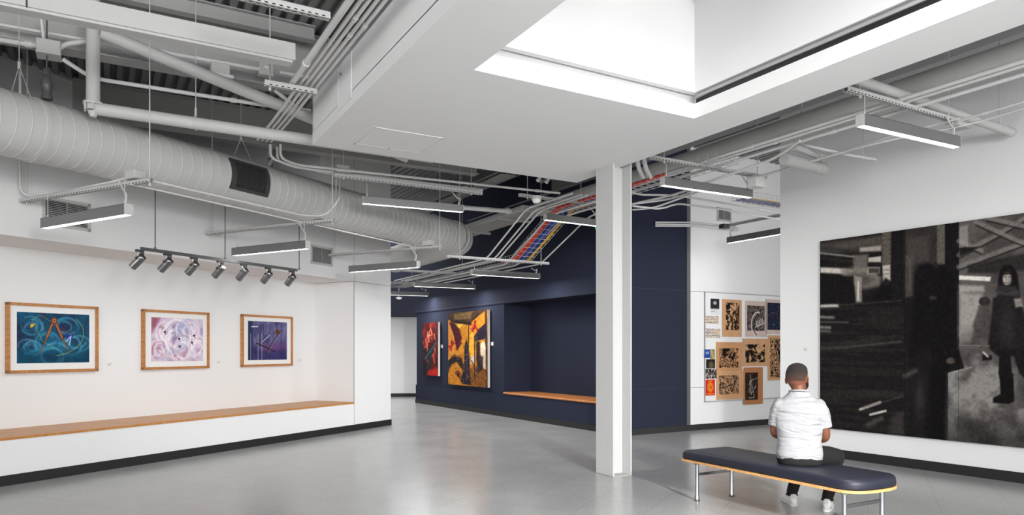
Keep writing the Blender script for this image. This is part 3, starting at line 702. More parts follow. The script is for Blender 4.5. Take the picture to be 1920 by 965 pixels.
bm = B(); abox(bm, -7.5, pb_, q1, q1 + .16, zb, zt_); obj('beam_body', bm, M['grey'], t)
bm = B(); zz, ps_ = qz(60, 50, q1); abox(bm, ps_ - .006, ps_ + .006, q1 - .002, q1 + .162, zb - .002, zt_ + .002); obj('joint', bm, M['dark'], t)
bm = B(); abox(bm, -7.5, pb_ - .02, q1 + .02, q1 + .14, zb - .02, zb); obj('lower_lip', bm, M['grey'], t)
zd, _ = qz(165, 500, 8.6)
ibeam(AQ(-9, 8.6, DECK), AQ(6.2, 8.6, DECK), .22, DECK - zd, 'deep grey girder behind the box beam at upper left')
ibeam(AQ(-5.5, 8.30, DECK), AQ(2.1, 8.30, DECK), .12, .17, 'shallow joist against the deck at upper left, ending near the conduits')
ibeam(AQ(-7.2, 11.6, DECK), AQ(5.9, 11.6, DECK), .2, .55, 'dark deep girder behind the round pipe truss')
ibeam(AQ(7.75, -3, DECK), AQ(7.75, 16, DECK), .2, .62, 'dark deep beam above the long round duct in the right bay', m='deck')
conduit([AQ(7.55, -2, 4.86), AQ(7.55, 12, 4.86)], .035, 'dim pipe running along the dark beam above the long round duct', m='greyd', name='pipe', cat='pipe', coup=((0, .42), (0, .55)))
# pipe truss
qt = 8.08; zc_ = EYE + 2.37
def tq(px, py): z, p_ = qz(py, px, qt); return AQ(p_, qt, z)
t = thing('pipe_truss', 'white round-pipe truss of post, diagonal and bottom chord at upper left', 'truss', tq(178, 215))
bm = B(); j = tq(179, 205); c0 = AQ(j.x * .867 + j.y * .497 - .02, qt, zc_); e0 = tq(583, 264); e0 = AQ(e0.x * .867 + e0.y * .497 + 1.5, qt, zc_)
tube(bm, [c0, e0], .062, 20); obj('bottom_chord', bm, M['grey'], t, smooth=True)
bm = B(); tube(bm, [c0 + Vector((0, 0, -.02)), Vector((c0.x, c0.y, DECK))], .062, 20); obj('post', bm, M['grey'], t, smooth=True)
bm = B(); g0 = tq(190, 62); g1 = tq(583, 222); tube(bm, [g0, g1, g1 + (g1 - g0).normalized() * 1.2], .062, 20); obj('diagonal', bm, M['grey'], t, smooth=True)
bm = B(); tube(bm, [c0 + Vector((0, 0, .03)), c0 + Vector((0, 0, .055))], .09, 16)
for k in range(6):
    a = k * math.pi / 3; v = c0 + Vector((math.cos(a) * .078, math.sin(a) * .078, .02)); tube(bm, [v - Vector((0, 0, .05)), v + Vector((0, 0, .04))], .01, 6)
tube(bm, [c0 - Vector((0, 0, .085)), c0 - Vector((0, 0, .03))], .03, 8, rad=[.03, .05]); obj('collar', bm, M['grey'], t, smooth=True)
c = tq(367, 210); c = Vector((c.x, c.y, zc_)); bm = B(); skin_r = [c + Vector((0, math.cos(a) * .068, math.sin(a) * .068)) for a in [k * math.pi / 8 for k in range(17)]]
tube(bm, skin_r, .006, 6, cap=False); tube(bm, [c + Vector((0, 0, .07)), c + Vector((0, 0, .16))], .012, 8); tube(bm, [c + Vector((0, 0, .07)), upto(c)], .005, 6)
tag(obj('pipe_hanger', bm, M['grey'], smooth=True), 'clevis hanger with rod around the bottom chord of the pipe truss', 'pipe hanger')
# sprinkler line and small conduits up there
def cq(pts, q, r, label, **k):
    o = []
    for (px, py) in pts: z, p_ = qz(py, px, q); o.append(AQ(p_, q, z))
    return conduit(o, r, label, **k)
cq([(-60, 66), (80, 88)], 8.28, .024, 'conduit entering the upper left box from the left edge', coup=((0, .8),))
cq([(118, 112), (165, 142), (190, 150), (583, 211)], 8.24, .021, 'conduit leaving the upper left box downward and on behind the truss', coup=((2, .6),))
cq([(105, 98), (120, 84), (170, 77), (200, 80), (490, 131)], 8.30, .024, 'curved conduit from the upper left box to the square box under the beam', coup=((3, .35),), rad=.2)
cq([(524, 136), (583, 146)], 8.34, .018, 'short conduit right of the square box under the beam')
cq([(-60, 36), (165, 76)], 8.38, .017, 'thin tube under the girder at the upper left edge')
z, p_ = qz(93, 92, 8.3); jbox(AQ(p_, 8.3, z), B2 + (0,), (.19, .20, .15), 'white junction box at upper left where four conduits meet')
cq([(78, 36), (83, 82)], 8.3, .016, 'short vertical conduit above the upper left junction box')
z, p_ = qz(132, 497, 8.34); t = jbox(AQ(p_, 8.3, z), B2 + (0,), (.08, .15, .16), 'square white box with a small plate, fixed under the girder')
bm = B(); abox(bm, p_ - .025, p_ + .025, 8.252, 8.258, z - .01, z + .015); obj('nameplate', bm, M['paper'], t)
z, p_ = qz(132, 412, 8.32); t = jbox(AQ(p_, 8.34, z), B2 + (0,), (.17, .19, .13), 'double grey relay box partly behind the truss diagonal', name='relay_box')
bm = B(); abox(bm, p_ - .09, p_ + .13, 8.22, 8.46, z - .10, z - .07); obj('tray', bm, M['white'], t)
cq([(515, 170), (560, 205), (583, 208)], 8.3, .022, 'bent conduit diving behind the truss diagonal next to the soffit', rad=.3)
# black sprinkler drop
c = dpt(s_at(77), 7.3, DZ + DR); bm = B(); tube(bm, [c, c + Vector((0, 0, .03)), c + Vector((0, 0, .05)), c + Vector((0, 0, .13)), c + Vector((0, 0, .15)), c + Vector((0, 0, .22)), c + Vector((0, 0, .23)), c + Vector((0, 0, .3))], .03, 14, rad=[.05, .05, .04, .05, .055, .03, .045, .03])
tube(bm, [c + Vector((0, 0, .3)), upto(c)], .008, 8)
tag(obj('pipe_fitting', bm, M['track'], smooth=True), 'dark ribbed pipe fitting standing on the big duct near the left edge', 'pipe fitting')

# --- three conduits bending down and to the right in front of the duct
uM = 2.36
def mid(px0, py0, px1, py1, u=uM): return P(px0, py0, u), P(px1, py1, u)
for k, (x0, yb, xe, ye) in enumerate(((505, 300, 638, 329), (518, 305, 905, 356), (524, 300, 1050, 362))):
    e = P(xe, ye, uM); s_ = P(545 + 6 * k, [309, 313, 309][k], uM); top = P(x0, 262, uM + .2); b_ = P(x0 + 2, yb - 4, uM + .02)
    v = Vector((b_.x, b_.y, 4.05)); conduit([v, b_, s_, e], .017, ['conduit dropping beside the soffit and bending right to the ceiling box', 'conduit dropping beside the soffit and running over the long perforated strut', 'conduit bending right at the soffit corner and running on towards the column'][k], .28, coup=((2, .9),))
_, a, b = bstrut(625, 329, 905, 362, 2.30, 'long perforated strut above the hanging light in the middle', w=.05, h=.05)
for i, e in enumerate((a + (b - a) * .06, b - (b - a) * .08)): rod(upto(e), e - Vector((0, 0, .05)), 'thin rod at the %s end of the long middle strut' % ['left', 'right'][i])
jbox(a + (b - a) * .05 + Vector((0, 0, .09)), (b - a), (.12, .17, .10), 'white ceiling box at the left end of the long middle strut')

# --- lights square to A in the main bay
RG = 'linear lights hung parallel across the bays, right and centre'
fx = [((1613, 236.5), (1793, 277), 2.02, 'large one at upper right', (1588, 166), (1790, 228)),
      ((1242, 348), (1407, 371), 2.02, 'just right of the column', (1223, 292), (1428, 335)),
      ((1022, 412.5), (1122, 424.5), 2.02, 'partly hidden by the column', (972, 366), (1100, 381)),
      ((680, 382), (867, 398), 2.02, 'left of centre before the big duct', None, None),
      ((884, 515), (1010, 522.5), 1.38, 'nearest of the low row', (838, 480), (1028, 494)),
      ((777, 537), (890, 541.5), 1.40, 'second of the low row', (706, 505), (884, 513)),
      ((700, 552), (802, 555), 1.42, 'farthest of the low row', (690, 527), (778, 532))]
for (a, b, u, lb, sa_, sb_) in fx:
    fixture(P(*a, u), P(*b, u), 'linear light hanging from the ceiling, ' + lb, RG, zt=EYE + u + (.29 if u > 2 else .2), power=(34 if u < 2 else 30 if 'column' in lb and 'partly' in lb else 4))
    if sa_:
        _, A, Bq = bstrut(*sa_, *sb_, u + (.30 if u > 2 else .21), 'slotted strut above the light, ' + lb, w=.05, h=.045)
        for i, e in enumerate((A + (Bq - A) * .12, Bq - (Bq - A) * .08)): rod(upto(e), e - Vector((0, 0, .05)), 'thin rod at %s end of the strut over the light %s' % (['left', 'right'][i], lb), 'rods of the cross struts')
# light behind the right wall
fixture(P(1366, 456, 1.9), P(1366, 456, 1.9) + (P(1463, 439.5, 1.9) - P(1366, 456, 1.9)).normalized() * 1.45, 'linear light in the side corridor, running behind the right wall', 'linear light in the corridor', zt=EYE + 2.2, cordside=-1)
strut(P(1357, 424, 2.22), P(1357, 424, 2.22) + (P(1463, 403, 2.22) - P(1357, 424, 2.22)).normalized() * 1.8, 'strut above the side corridor light, behind the right wall')

# --- big pipes of the right bay
c = AQ(7.2, 3, 4.19)
t = thing('round_duct', 'long round grey duct running from the upper right corner back behind the column', 'duct', AQ(7.2, 5, 4.06))
bm = B(); tube(bm, [AQ(7.2, -3, 4.19), AQ(7.2, 14.5, 4.19)], .125, 24); obj('pipe', bm, M['duct'], t, smooth=True)
for q in (2.2, 4.4, 6.6, 8.8, 11):
    bm = B(); tube(bm, [AQ(7.2, q, 4.19), AQ(7.2, q + .05, 4.19)], .129, 24); obj('joint_band', bm, M['duct'], t, smooth=True)
for i, q in enumerate((3.1, 5.6)):
    rod(AQ(7.2, q, DECK), AQ(7.2, q, 4.31), 'rod holding the long round duct, %s' % ['nearer the upper right corner', 'above the strut right of the column'][i], 'rods of the long round duct')
t = thing('rectangular_duct', 'grey boxed duct slung beside the round duct in the far bay left of the column', 'duct', AQ(6.9, 12, 3.9))
bm = B(); abox(bm, 6.45, 6.95, 10.9, 15.5, 3.98, 4.10); bmesh.ops.bevel(bm, geom=bm.edges[:], offset=.04, segments=3, affect='EDGES'); obj('duct_body', bm, M['duct'], t, smooth=True)
for q in (11.6, 13.2): 
    bm = B(); abox(bm, 6.35, 7.05, q, q + .05, 3.93, 3.975); obj('bracket', bm, M['grey'], t)
def stub(a, b, r, label, bend=False):
    t = thing('round_pipe', label, 'pipe', (Vector(a) + Vector(b)) / 2 - Vector((0, 0, r)))
    d = (Vector(b) - Vector(a)).normalized(); bm = B(); tube(bm, [a, b], r, 20); obj('pipe', bm, M['grey'], t, smooth=True)
    bm = B(); tube(bm, [Vector(b) - d * .10, Vector(b) - d * .05], r * 1.12, 20); obj('coupling', bm, M['grey'], t, smooth=True)
    bm = B(); tube(bm, [Vector(b) - d * .01, Vector(b) + d * .02, Vector(b) + d * .035], r, 20, rad=[r * 1.08, r * 1.08, r * .8]); obj('end_cap', bm, M['grey'], t, smooth=True)
    return t
u_ = 2.42; stub(P(1560, 133, u_), P(1896, 248, u_), .045, 'white pipe crossing above the right light and ending at the right wall')
v = P(1874, 238, u_); rod(upto(v), v + Vector((0, 0, .04)), 'rod and clamp near the capped end of the crossing pipe on the right wall')
stub(P(1470, 298, 2.22), P(1542, 316, 2.22), .070, 'short fat pipe with a capped end at the top corner of the right wall')
stub(P(1488, 274, 2.36), P(1538, 293, 2.36), .045, 'second short pipe ending just above the fat capped one')
conduit([P(1470, 263, 2.5), P(1590, 290, 2.25), P(1642, 299, 2.25)], .018, 'thin stub bracket pipe on the right wall below the crossing pipe', .05)
v = P(1619, 294, 2.25); rod(upto(v), v, 'thin rod holding the stub bracket pipe on the right wall')

# long conduits along A in the right bay
def along(px, py, u, q0, q1, r, label, coup=(), group=None):
    v = P(px, py, u); p_ = v.x * .867 + v.y * .497
    return conduit([AQ(p_, q0, EYE + u), AQ(p_, q1, EYE + u)], r, label, coup=coup, group=group)
along(1702, 183, 2.36, -2, 10.5, .020, 'upper conduit of the close pair under the long round duct', ((0, .62),))
along(1702, 190, 2.36, -2, 10.5, .020, 'lower conduit of the close pair under the long round duct', ((0, .60),))
along(1732.5, 196, 2.34, -2, 10.5, .019, 'single conduit just below the close pair in the right bay', ((0, .55), (0, .66)))
conduit([P(1990, 170, 2.30), P(1790, 229, 2.30)], .012, 'thin conduit from the right edge to the box at the right light strut', coup=((0, .7),))
conduit([P(1990, 181, 2.26), P(1830, 231, 2.26), P(1640, 268, 2.24), P(1440, 326, 2.24), P(1404, 334, 2.24)], .012, 'thin conduit sweeping down behind the right light to the white box near the corner', .3, coup=((1, .5), (2, .5)))
conduit([P(1500, 264, 2.30), P(1452, 298, 2.22), P(1318, 344, 2.18), P(1270, 364, 2.18), P(1200, 379, 2.18)], .016, 'conduit curving down below the cable basket right of the column', .4)
conduit([P(1800, 222, 2.28), P(1690, 250, 2.28), P(1560, 290, 2.26), P(1410, 336, 2.26)], .010, 'slim conduit just under the right light running to the corner box', .3)
jbox(P(1795, 236, 2.28), B2 + (0,), (.14, .2, .05), 'flat white box at the wall end of the upper right strut')
jbox(P(1418, 340, 2.2), B2 + (0,), (.14, .17, .16), 'cube shaped white box at the end of the strut right of the column', m='white')
conduit([P(1186, 360, 2.2), P(1200, 365, 2.2), P(1269, 366, 2.2), P(1420, 391, 2.2), P(1470, 401, 2.2)], .014, 'upper conduit crossing from the column towards the side corridor', .3, coup=((3, .1),))
conduit([P(1186, 386, 2.0), P(1240, 392, 2.0), P(1269, 381, 2.1), P(1360, 393, 2.1), P(1385, 399, 2.1), P(1463, 411, 2.1)], .014, 'lower wavy conduit crossing towards the side corridor', .3)
conduit([P(1186, 382, 2.05), P(1262, 373, 2.1), P(1330, 345, 2.14)], .014, 'conduit rising from the column to the underside of the cable basket', .4)
conduit([P(1186, 393, 2.0), P(1225, 390, 2.0), P(1310, 359, 2.1)], .013, 'lowest bent conduit beside the column top', .3)
for k, (y0, y1) in enumerate(((417, 417.5), (420.5, 422), (424, 424.5))):
    s0_, z0_ = WB.px(1226, y0); s1_, z1_ = WB.px(1300, y1); s2_, z2_ = WB.px(1380, 430)
    conduit([WB.pt(s0_, -.04, z0_), WB.pt(s1_, -.04, z1_), WB.pt(s2_, -.05, z2_ + .03 * (1 - k))], .014, 'short white tube ending on the navy panel right of the column, ' + ['top of three', 'middle of three', 'bottom of three'][k], .2, group='three tubes ending on the navy panel')
jbox(P(1358, 424, 2.18) , B2 + (0,), (.12, .14, .08), 'small box where the corridor strut begins above the pin board', m='dark')

# --- cable basket and its cables
PB = 6.6; path = [(6.2, 3.80), (9.75, 3.80), (11.15, 3.12), (17.5, 3.12)]
path = [(q, z) for q, z in path]
def pathpt(p_, s, lift=0):
    L = [math.hypot(path[i + 1][0] - path[i][0], path[i + 1][1] - path[i][1]) for i in range(3)]
    for i in range(3):
        if s <= L[i] or i == 2:
            f = s / L[i]; q = path[i][0] + (path[i + 1][0] - path[i][0]) * f; z = path[i][1] + (path[i + 1][1] - path[i][1]) * f
            return AQ(p_, q, z + lift)
        s -= L[i]
TL = sum(math.hypot(path[i + 1][0] - path[i][0], path[i + 1][1] - path[i][1]) for i in range(3))
def basket(name, hw, label):
    t = thing(name, label, 'cable tray', AQ(PB, 9, 3.3)); bm = B(); r = .004
    def run(p_, lift): tube(bm, [AQ(p_, q, z + lift) for q, z in path], r, 5)
    for p_ in [PB - hw + 2 * hw * k / 4 for k in range(5)]: run(p_, 0)
    for sg in (-1, 1):
        for l in (.05, .10): run(PB + sg * hw, l)
    n = int(TL / .14)
    for k in range(n + 1):
        s = TL * k / n; a = [pathpt(PB - hw, s, .10), pathpt(PB - hw, s), pathpt(PB + hw, s), pathpt(PB + hw, s, .10)]; tube(bm, a, r, 5)
    obj('wire_mesh', bm, M['grey'], t)
basket('cable_basket', .19, 'long wire cable basket running behind the column, dropping steeply and continuing low to the left')
def cab(p0, r, m, label, n, s0, s1, sp):
    t = thing('cable_bundle', label, 'cable bundle', pathpt(p0, (s0 + s1) / 2, 0))
    for k in range(n):
        N = 40; pts = []
        for i in range(N + 1):
            s = s0 + (s1 - s0) * i / N; w_ = math.sin(i * .5 + k * 1.7) * .008
            pts.append(pathpt(p0 + sp * (k - (n - 1) / 2) + w_, s, .012 + r + .006 * (k % 2)))
        bm = B(); tube(bm, pts, r, 7); obj('cable', bm, M[m], t, smooth=True)
cab(PB - .135, .017, 'red', 'bundle of red cables in the wire basket', 3, 1.0, 5.6, .028)
cab(PB + .01, .015, 'blue', 'bundle of dark blue cables down the middle of the wire basket', 4, 2.4, 5.4, .034)
cab(PB + .145, .015, 'yellow', 'bundle of yellow cables at the right side of the wire basket', 2, 2.8, 5.3, .026)
for k, (p_, nm) in enumerate(((5.95, 'leftmost'), (6.12, 'second from the left'), (6.22, 'third from the left'), (6.42, 'crossing the red cables'), (6.68, 'crossing the yellow cables'), (7.22, 'rightmost, apart from the rest'))):
    dz = -.06 if 6.3 < p_ < 7 else 0
    conduit([AQ(p_, 8.6, 3.80 + dz), AQ(p_, 9.9, 3.80 + dz), AQ(p_, 11.3 + .04 * k, 3.14 + dz), AQ(p_, 16, 3.14 + dz)], .015, 'white conduit dropping steeply beside the coloured cables, ' + nm, .16, group='conduits dropping with the cable basket')
# second basket going into the side corridor
t = thing('cable_basket', 'short wire cable basket entering the side corridor above the pin board wall', 'cable tray', AQ(8.5, 7.4, 3.85)); bm = B()
a0 = P(1400, 366, 2.4); pA = a0.x * .867 + a0.y * .497; qA = -a0.x * .497 + a0.y * .867
for k in range(6): tube(bm, [AQ(pA, qA + .06 * k, 3.86), AQ(pA + 1.6, qA + .06 * k, 3.86)], .004, 5)
for q_ in (0, .3):
    for l in (.05, .1): tube(bm, [AQ(pA, qA + q_, 3.86 + l), AQ(pA + 1.6, qA + q_, 3.86 + l)], .004, 5)
for k in range(15):
    p_ = pA + 1.6 * k / 14; tube(bm, [AQ(p_, qA, 3.96), AQ(p_, qA, 3.86), AQ(p_, qA + .3, 3.86), AQ(p_, qA + .3, 3.96)], .004, 5)
obj('wire_mesh', bm, M['grey'], t)
t = thing('cable_bundle', 'dark blue and yellow cables lying in the side corridor basket', 'cable bundle', AQ(pA + .8, qA + .15, 3.87))
for k in range(6):
    bm = B(); tube(bm, [AQ(pA + .05 + 1.5 * i / 12, qA + .03 + .045 * k + .006 * math.sin(i * 1.3 + k), 3.874) for i in range(13)], .010, 7); obj('cable', bm, M['yellow' if k == 0 else 'blue'], t, smooth=True)
# hoses looping behind the column top
for k in range(2):
    v = P(1190 + 14 * k, 302, 2.3); conduit([v + Vector((0, 0, .3)), P(1196 + 13 * k, 312, 2.28), P(1206 + 14 * k, 332, 2.25)], .028, ['curved grey hose just right of the column top, nearer the column', 'curved grey hose right of the column top, further from the column'][k], .15, name='hose', cat='hose')
# middle far bay pieces
conduit([P(867, 389, 2.45), P(958, 396, 2.45)], .040, 'short grey sprinkler pipe behind the right end of the middle light', name='pipe', cat='pipe', coup=((0, .93),))
ibeam(AQ(6.35, 11.2, DECK - .5), AQ(6.35, 16, DECK - .5), .3, .08, 'grey beam running diagonally away above the middle light')
t = thing('smoke_detector', 'round white detector under the strut left of the column', 'smoke detector', P(1006, 382, 2.2))
c = P(1006, 374, 2.2)
bm = B(); tube(bm, [c - Vector((0, 0, .0)), c + Vector((0, 0, .05))], .075, 20); obj('base', bm, M['grey'], t, smooth=True)
bm = B(); tube(bm, [c - Vector((0, 0, .055)), c - Vector((0, 0, .05)), c - Vector((0, 0, .03)), c], .06, 20, rad=[.02, .045, .06, .065]); obj('dome', bm, M['white'], t, smooth=True)
for k, x in enumerate((1008, 1024)):
    c = P(x, 339 + k * 3, 2.6); t = thing('ceiling_fitting', ['small white clamp fitting under the deck left of the column, left of two', 'small white clamp fitting under the deck left of the column, right of two'][k], 'clamp', c)
    bm = B(); tube(bm, [c, c + Vector((.03, .02, .05))], .03, 12); obj('head', bm, M['white'], t, smooth=True)
    bm = B(); tube(bm, [c + Vector((.03, .02, .05)), upto(c)], .012, 8); obj('stem', bm, M['grey'], t, smooth=True)
# exit sign seen edge-on behind the column
c = P(1117, 418, 2.1); t = thing('exit_sign', 'green exit sign seen edge-on just left of the column', 'exit sign', c - Vector((0, 0, .1)))
bm = B(); bar(bm, c - Vector((.0, .03, 0)), c + Vector((.28, .19, 0)), .04, .2); obj('sign_body', bm, M['green'], t)
bm = B(); tube(bm, [c + Vector((.12, .1, .1)), Vector((c.x + .12, c.y + .1, 3.9))], .01, 8); obj('stem', bm, M['grey'], t)
for (px, py) in ((775, 561.5), (742, 559)):
    pass
c = P(748, 561, 1.35); t = thing('smoke_detector', 'small round detector in the corridor by the gallery wall corner', 'smoke detector', c)
bm = B(); tube(bm, [c, c + Vector((0, 0, .03)), c + Vector((0, 0, .06))], .09, 16, rad=[.04, .08, .09]); obj('dome', bm, M['white'], t, smooth=True)
bm = B(); tube(bm, [c + Vector((0, 0, .06)), c + Vector((0, 0, .3))], .02, 8); obj('stem', bm, M['grey'], t)
# ================================================================== ART ON THE WALLS
def sheet_px(wl, x0, x1, ytl, ybl, w, nx, nz, bg):
    s0, z1 = wl.px(x0, ytl, w); _, z0 = wl.px(x0, ybl, w); s1, _ = wl.px(x1, ytl, w)
    return Sheet(wl, s0, s1, z0, z1, w, nx, nz, bg)
def framed(px, label):     # px: outer x0,x1,ytl,ybl ; art x0,x1,ytl,ybl
    (x0, x1, yt, yb), (a0, a1, at, ab) = px; w = .94 - .05
    s0, z1 = WL.px(x0, yt, w); _, z0 = WL.px(x0, yb, w); s1, _ = WL.px(x1, yt, w)
    t = thing('framed_picture', label, 'framed picture', WL.pt((s0 + s1) / 2, .93, z0), 'framed abstract pictures on the lit left wall')
    fw = .036; bm = B()
    for a in ((s0, s0 + fw, z0, z1), (s1 - fw, s1, z0, z1), (s0, s1, z0, z0 + fw), (s0, s1, z1 - fw, z1)): wbox(bm, WL, a[0], a[1], w, .938, a[2], a[3])
    obj('frame', bm, M['frame'], t)
    bm = B(); wbox(bm, WL, s0 + fw * .8, s1 - fw * .8, w + .022, w + .028, z0 + fw * .8, z1 - fw * .8); obj('mat_board', bm, M['paper'], t)
    c0, c1 = WL.px(a0, at, w + .018)[0], WL.px(a1, at, w + .018)[0]; d1 = WL.px(a0, at, w + .018)[1]; d0 = WL.px(a0, ab, w + .018)[1]
    return t, Sheet(WL, c0, c1, d0, d1, w + .018, 190, 140, (30, 60, 80))
def label_card(wl, px, py, w, label, sz=.075):
    s, z = wl.px(px, py, w); t = thing('wall_label', label, 'wall label', wl.pt(s, w - .003, z - sz * .4), 'small wall labels beside the artworks')
    bm = B(); wbox(bm, wl, s - sz * .6, s + sz * .6, w - .004, w, z - sz * .45, z + sz * .45); obj('card', bm, M['paper'], t)
    bm = B()
    for k, L in enumerate((.8, .5, .7)): 
        sg = 1; wbox(bm, wl, s - sz * .45, s - sz * .45 + sz * .9 * L, w - .0046, w - .004, z + sz * (.18 - .18 * k), z + sz * (.24 - .18 * k))
    obj('print_lines', bm, M['ink'], t)

R = random.Random(3)
# first picture: dark teal swirls and a pair of brown dividers
t, S = framed(((13.5, 185, 565.5, 700), (31, 182, 584, 681)), 'framed teal and blue swirled picture with large brown dividers, leftmost of the three')
x0, x1 = 31, 167; 
c0, c1 = WL.px(31.5, 584, .908)[0], WL.px(167.5, 588, .908)[0]; S = Sheet(WL, c0, c1, WL.px(31.5, 681, .908)[1], WL.px(31.5, 584, .908)[1], .908, 200, 150, (32, 70, 96))
n = fbm(S.S * 5, S.Zz * 5, 1); n2 = fbm(S.S * 16 + n * 4, S.Zz * 9, 2)
S.mix((n - .35) * 2, (24, 96, 128)); S.mix((n2 - .5) * 2.4, (18, 40, 66)); S.mix((.45 - n) * 3, (42, 34, 66)); S.mix((n2 - .62) * 3 * (S.Y < 640), (90, 60, 90))
for k in range(60):
    cx, cy, r = R.choice([(62, 612, 22), (120, 612, 22), (90, 640, 26), (140, 645, 20), (55, 650, 18), (100, 665, 25)]); r = r * R.uniform(.5, 1.1); a = R.uniform(0, 6.3)
    S.arc(cx + R.uniform(-8, 8), cy + R.uniform(-6, 6), r, r * R.uniform(.6, .9), a, a + R.uniform(1.5, 4.5), R.uniform(1, 3.6), R.choice([(60, 150, 180), (90, 170, 195), (46, 120, 156), (120, 178, 196), (30, 84, 120)]), R.uniform(.35, .7), 1.6)
S.poly([(31, 660), (168, 655), (168, 690), (31, 690)], (16, 62, 84), .55, 8)
S.arc(95, 625, 62, 42, -.7, 1.4, .9, (150, 190, 90), .9); S.line([(100, 605), (75, 590), (60, 600), (80, 640), (110, 655)], .7, (140, 190, 120), .8)
S.ell(60, 610, 3.4, 3, (220, 170, 40)); S.line([(57, 614), (66, 606)], 1.2, (240, 190, 50))
S.poly([(122, 625), (138, 628), (134, 640), (124, 636)], (34, 60, 150), .9); S.line([(124, 640), (133, 630), (130, 646)], 2.2, (190, 205, 220), .9)
for a, b in (((100, 602), (76.5, 661)), ((103, 602), (129, 661))):
    S.line([a, ((a[0] + b[0]) / 2, (a[1] + b[1]) / 2)], 5.4, (58, 30, 20)); S.line([a, b], 4.4, (60, 32, 22), w1=1.6); S.line([a, ((a[0] + b[0]) / 2, (a[1] + b[1]) / 2)], 3.6, (168, 104, 66)); S.line([a, b], 2.2, (176, 110, 70), w1=.8)
S.ell(102, 602, 6, 7, (120, 66, 40)); S.ell(102, 601, 3.2, 3.6, (186, 122, 80)); S.ell(102, 601, 1.2, 1.4, (40, 24, 18))
obj('artwork', S.mesh('artwork', .004), M['art'], t)
# second: pink and white swirls
t, _ = framed(((268.5, 393, 579, 693), (284, 380, 594, 678)), 'framed pink and white swirled picture, middle of the three')
c0, c1 = WL.px(283.5, 594, .908)[0], WL.px(380.5, 597, .908)[0]; S = Sheet(WL, c0, c1, WL.px(283.5, 677.5, .908)[1], WL.px(283.5, 594, .908)[1], .908, 180, 140, (214, 196, 212))
n = fbm(S.S * 5, S.Zz * 6, 5); n2 = fbm(S.S * 12, S.Zz * 12, 6)
S.mix((n - .45) * 3, (176, 150, 186)); S.mix((n2 - .6) * 3, (150, 84, 100)); S.mix((.42 - n) * 3, (170, 180, 210))
S.poly([(284, 594), (300, 594), (292, 612), (284, 625)], (142, 62, 72), .7, 3); S.poly([(326, 610), (350, 604), (352, 640), (335, 656), (322, 640)], (140, 150, 190), .7, 4)
for k in range(75):
    cx, cy, r = R.choice([(308, 622, 20), (355, 620, 24), (300, 655, 18), (345, 655, 26), (330, 635, 34), (368, 650, 16)]); r *= R.uniform(.4, 1.1); a = R.uniform(0, 6.3)
    S.arc(cx + R.uniform(-5, 5), cy + R.uniform(-5, 5), r * .8, r, a, a + R.uniform(1.5, 4.5), R.uniform(1.2, 4), R.choice([(244, 236, 244), (232, 214, 232), (248, 244, 248), (236, 222, 234), (166, 104, 124), (182, 186, 216), (246, 240, 246)]), R.uniform(.4, .85), 1.4)
for x, y in ((309, 622), (336, 635), (364, 629), (337, 649), (360, 642)): S.ell(x, y, 2.2, 2, (50, 36, 52)); S.line([(x, y), (x + 2, y + 5)], .8, (60, 36, 50))
obj('artwork', S.mesh('artwork', .004), M['art'], t)
# third: dark violet
t, _ = framed(((454.5, 549.5, 588.5, 687.5), (465, 538, 601, 675)), 'framed dark violet and grey picture with crossed sticks, rightmost of the three')
c0, c1 = WL.px(465, 601, .908)[0], WL.px(538, 604, .908)[0]; S = Sheet(WL, c0, c1, WL.px(465, 675, .908)[1], WL.px(465, 601, .908)[1], .908, 150, 140, (74, 72, 116))
n = fbm(S.S * 6, S.Zz * 6, 9); n2 = fbm(S.S * 30, S.Zz * 7, 10)
S.mix((n - .4) * 2.6, (110, 108, 146)); S.mix((.46 - n) * 3, (46, 38, 72)); S.mix((n2 - .6) * 2, (150, 150, 180))
S.poly([(465, 655), (538, 655), (538, 676), (465, 676)], (42, 42, 92), .7, 3); S.poly([(495, 645), (537, 640), (537, 658), (490, 658)], (96, 60, 110), .7, 4); S.poly([(465, 600), (474, 600), (474, 676), (465, 676)], (40, 46, 70), .8, 2)
for k in range(16): x = R.uniform(478, 536); S.line([(x, 601 + R.uniform(0, 15)), (x + R.uniform(-5, 3), 640 + R.uniform(-10, 15))], R.uniform(.5, 1.6), R.choice([(170, 170, 190), (40, 40, 70), (120, 120, 160)]), .5)
for x in (470, 484, 491): S.line([(x, 625), (x, 674)], .9, (190, 190, 205), .8)
S.line([(472, 612), (483, 612)], 1.8, (225, 225, 230)); S.line([(481, 643), (516, 659)], 2.0, (44, 26, 32)); S.line([(500, 663), (515, 635), (529, 619)], 2.0, (56, 30, 34)); S.line([(502, 662), (515, 637), (529, 620)], .7, (150, 150, 165)); S.ell(520, 622, 4, 5, (92, 58, 40)); S.line([(491, 641), (506, 628)], 1.2, (205, 205, 215))
obj('artwork', S.mesh('artwork', .004), M['art'], t)
label_card(WL, 206.5, 683.5, .94, 'small white label right of the teal dividers picture')
label_card(WL, 411, 679, .94, 'small white label right of the pink picture')
label_card(WL, 562.5, 675.5, .94, 'small white label right of the violet picture')

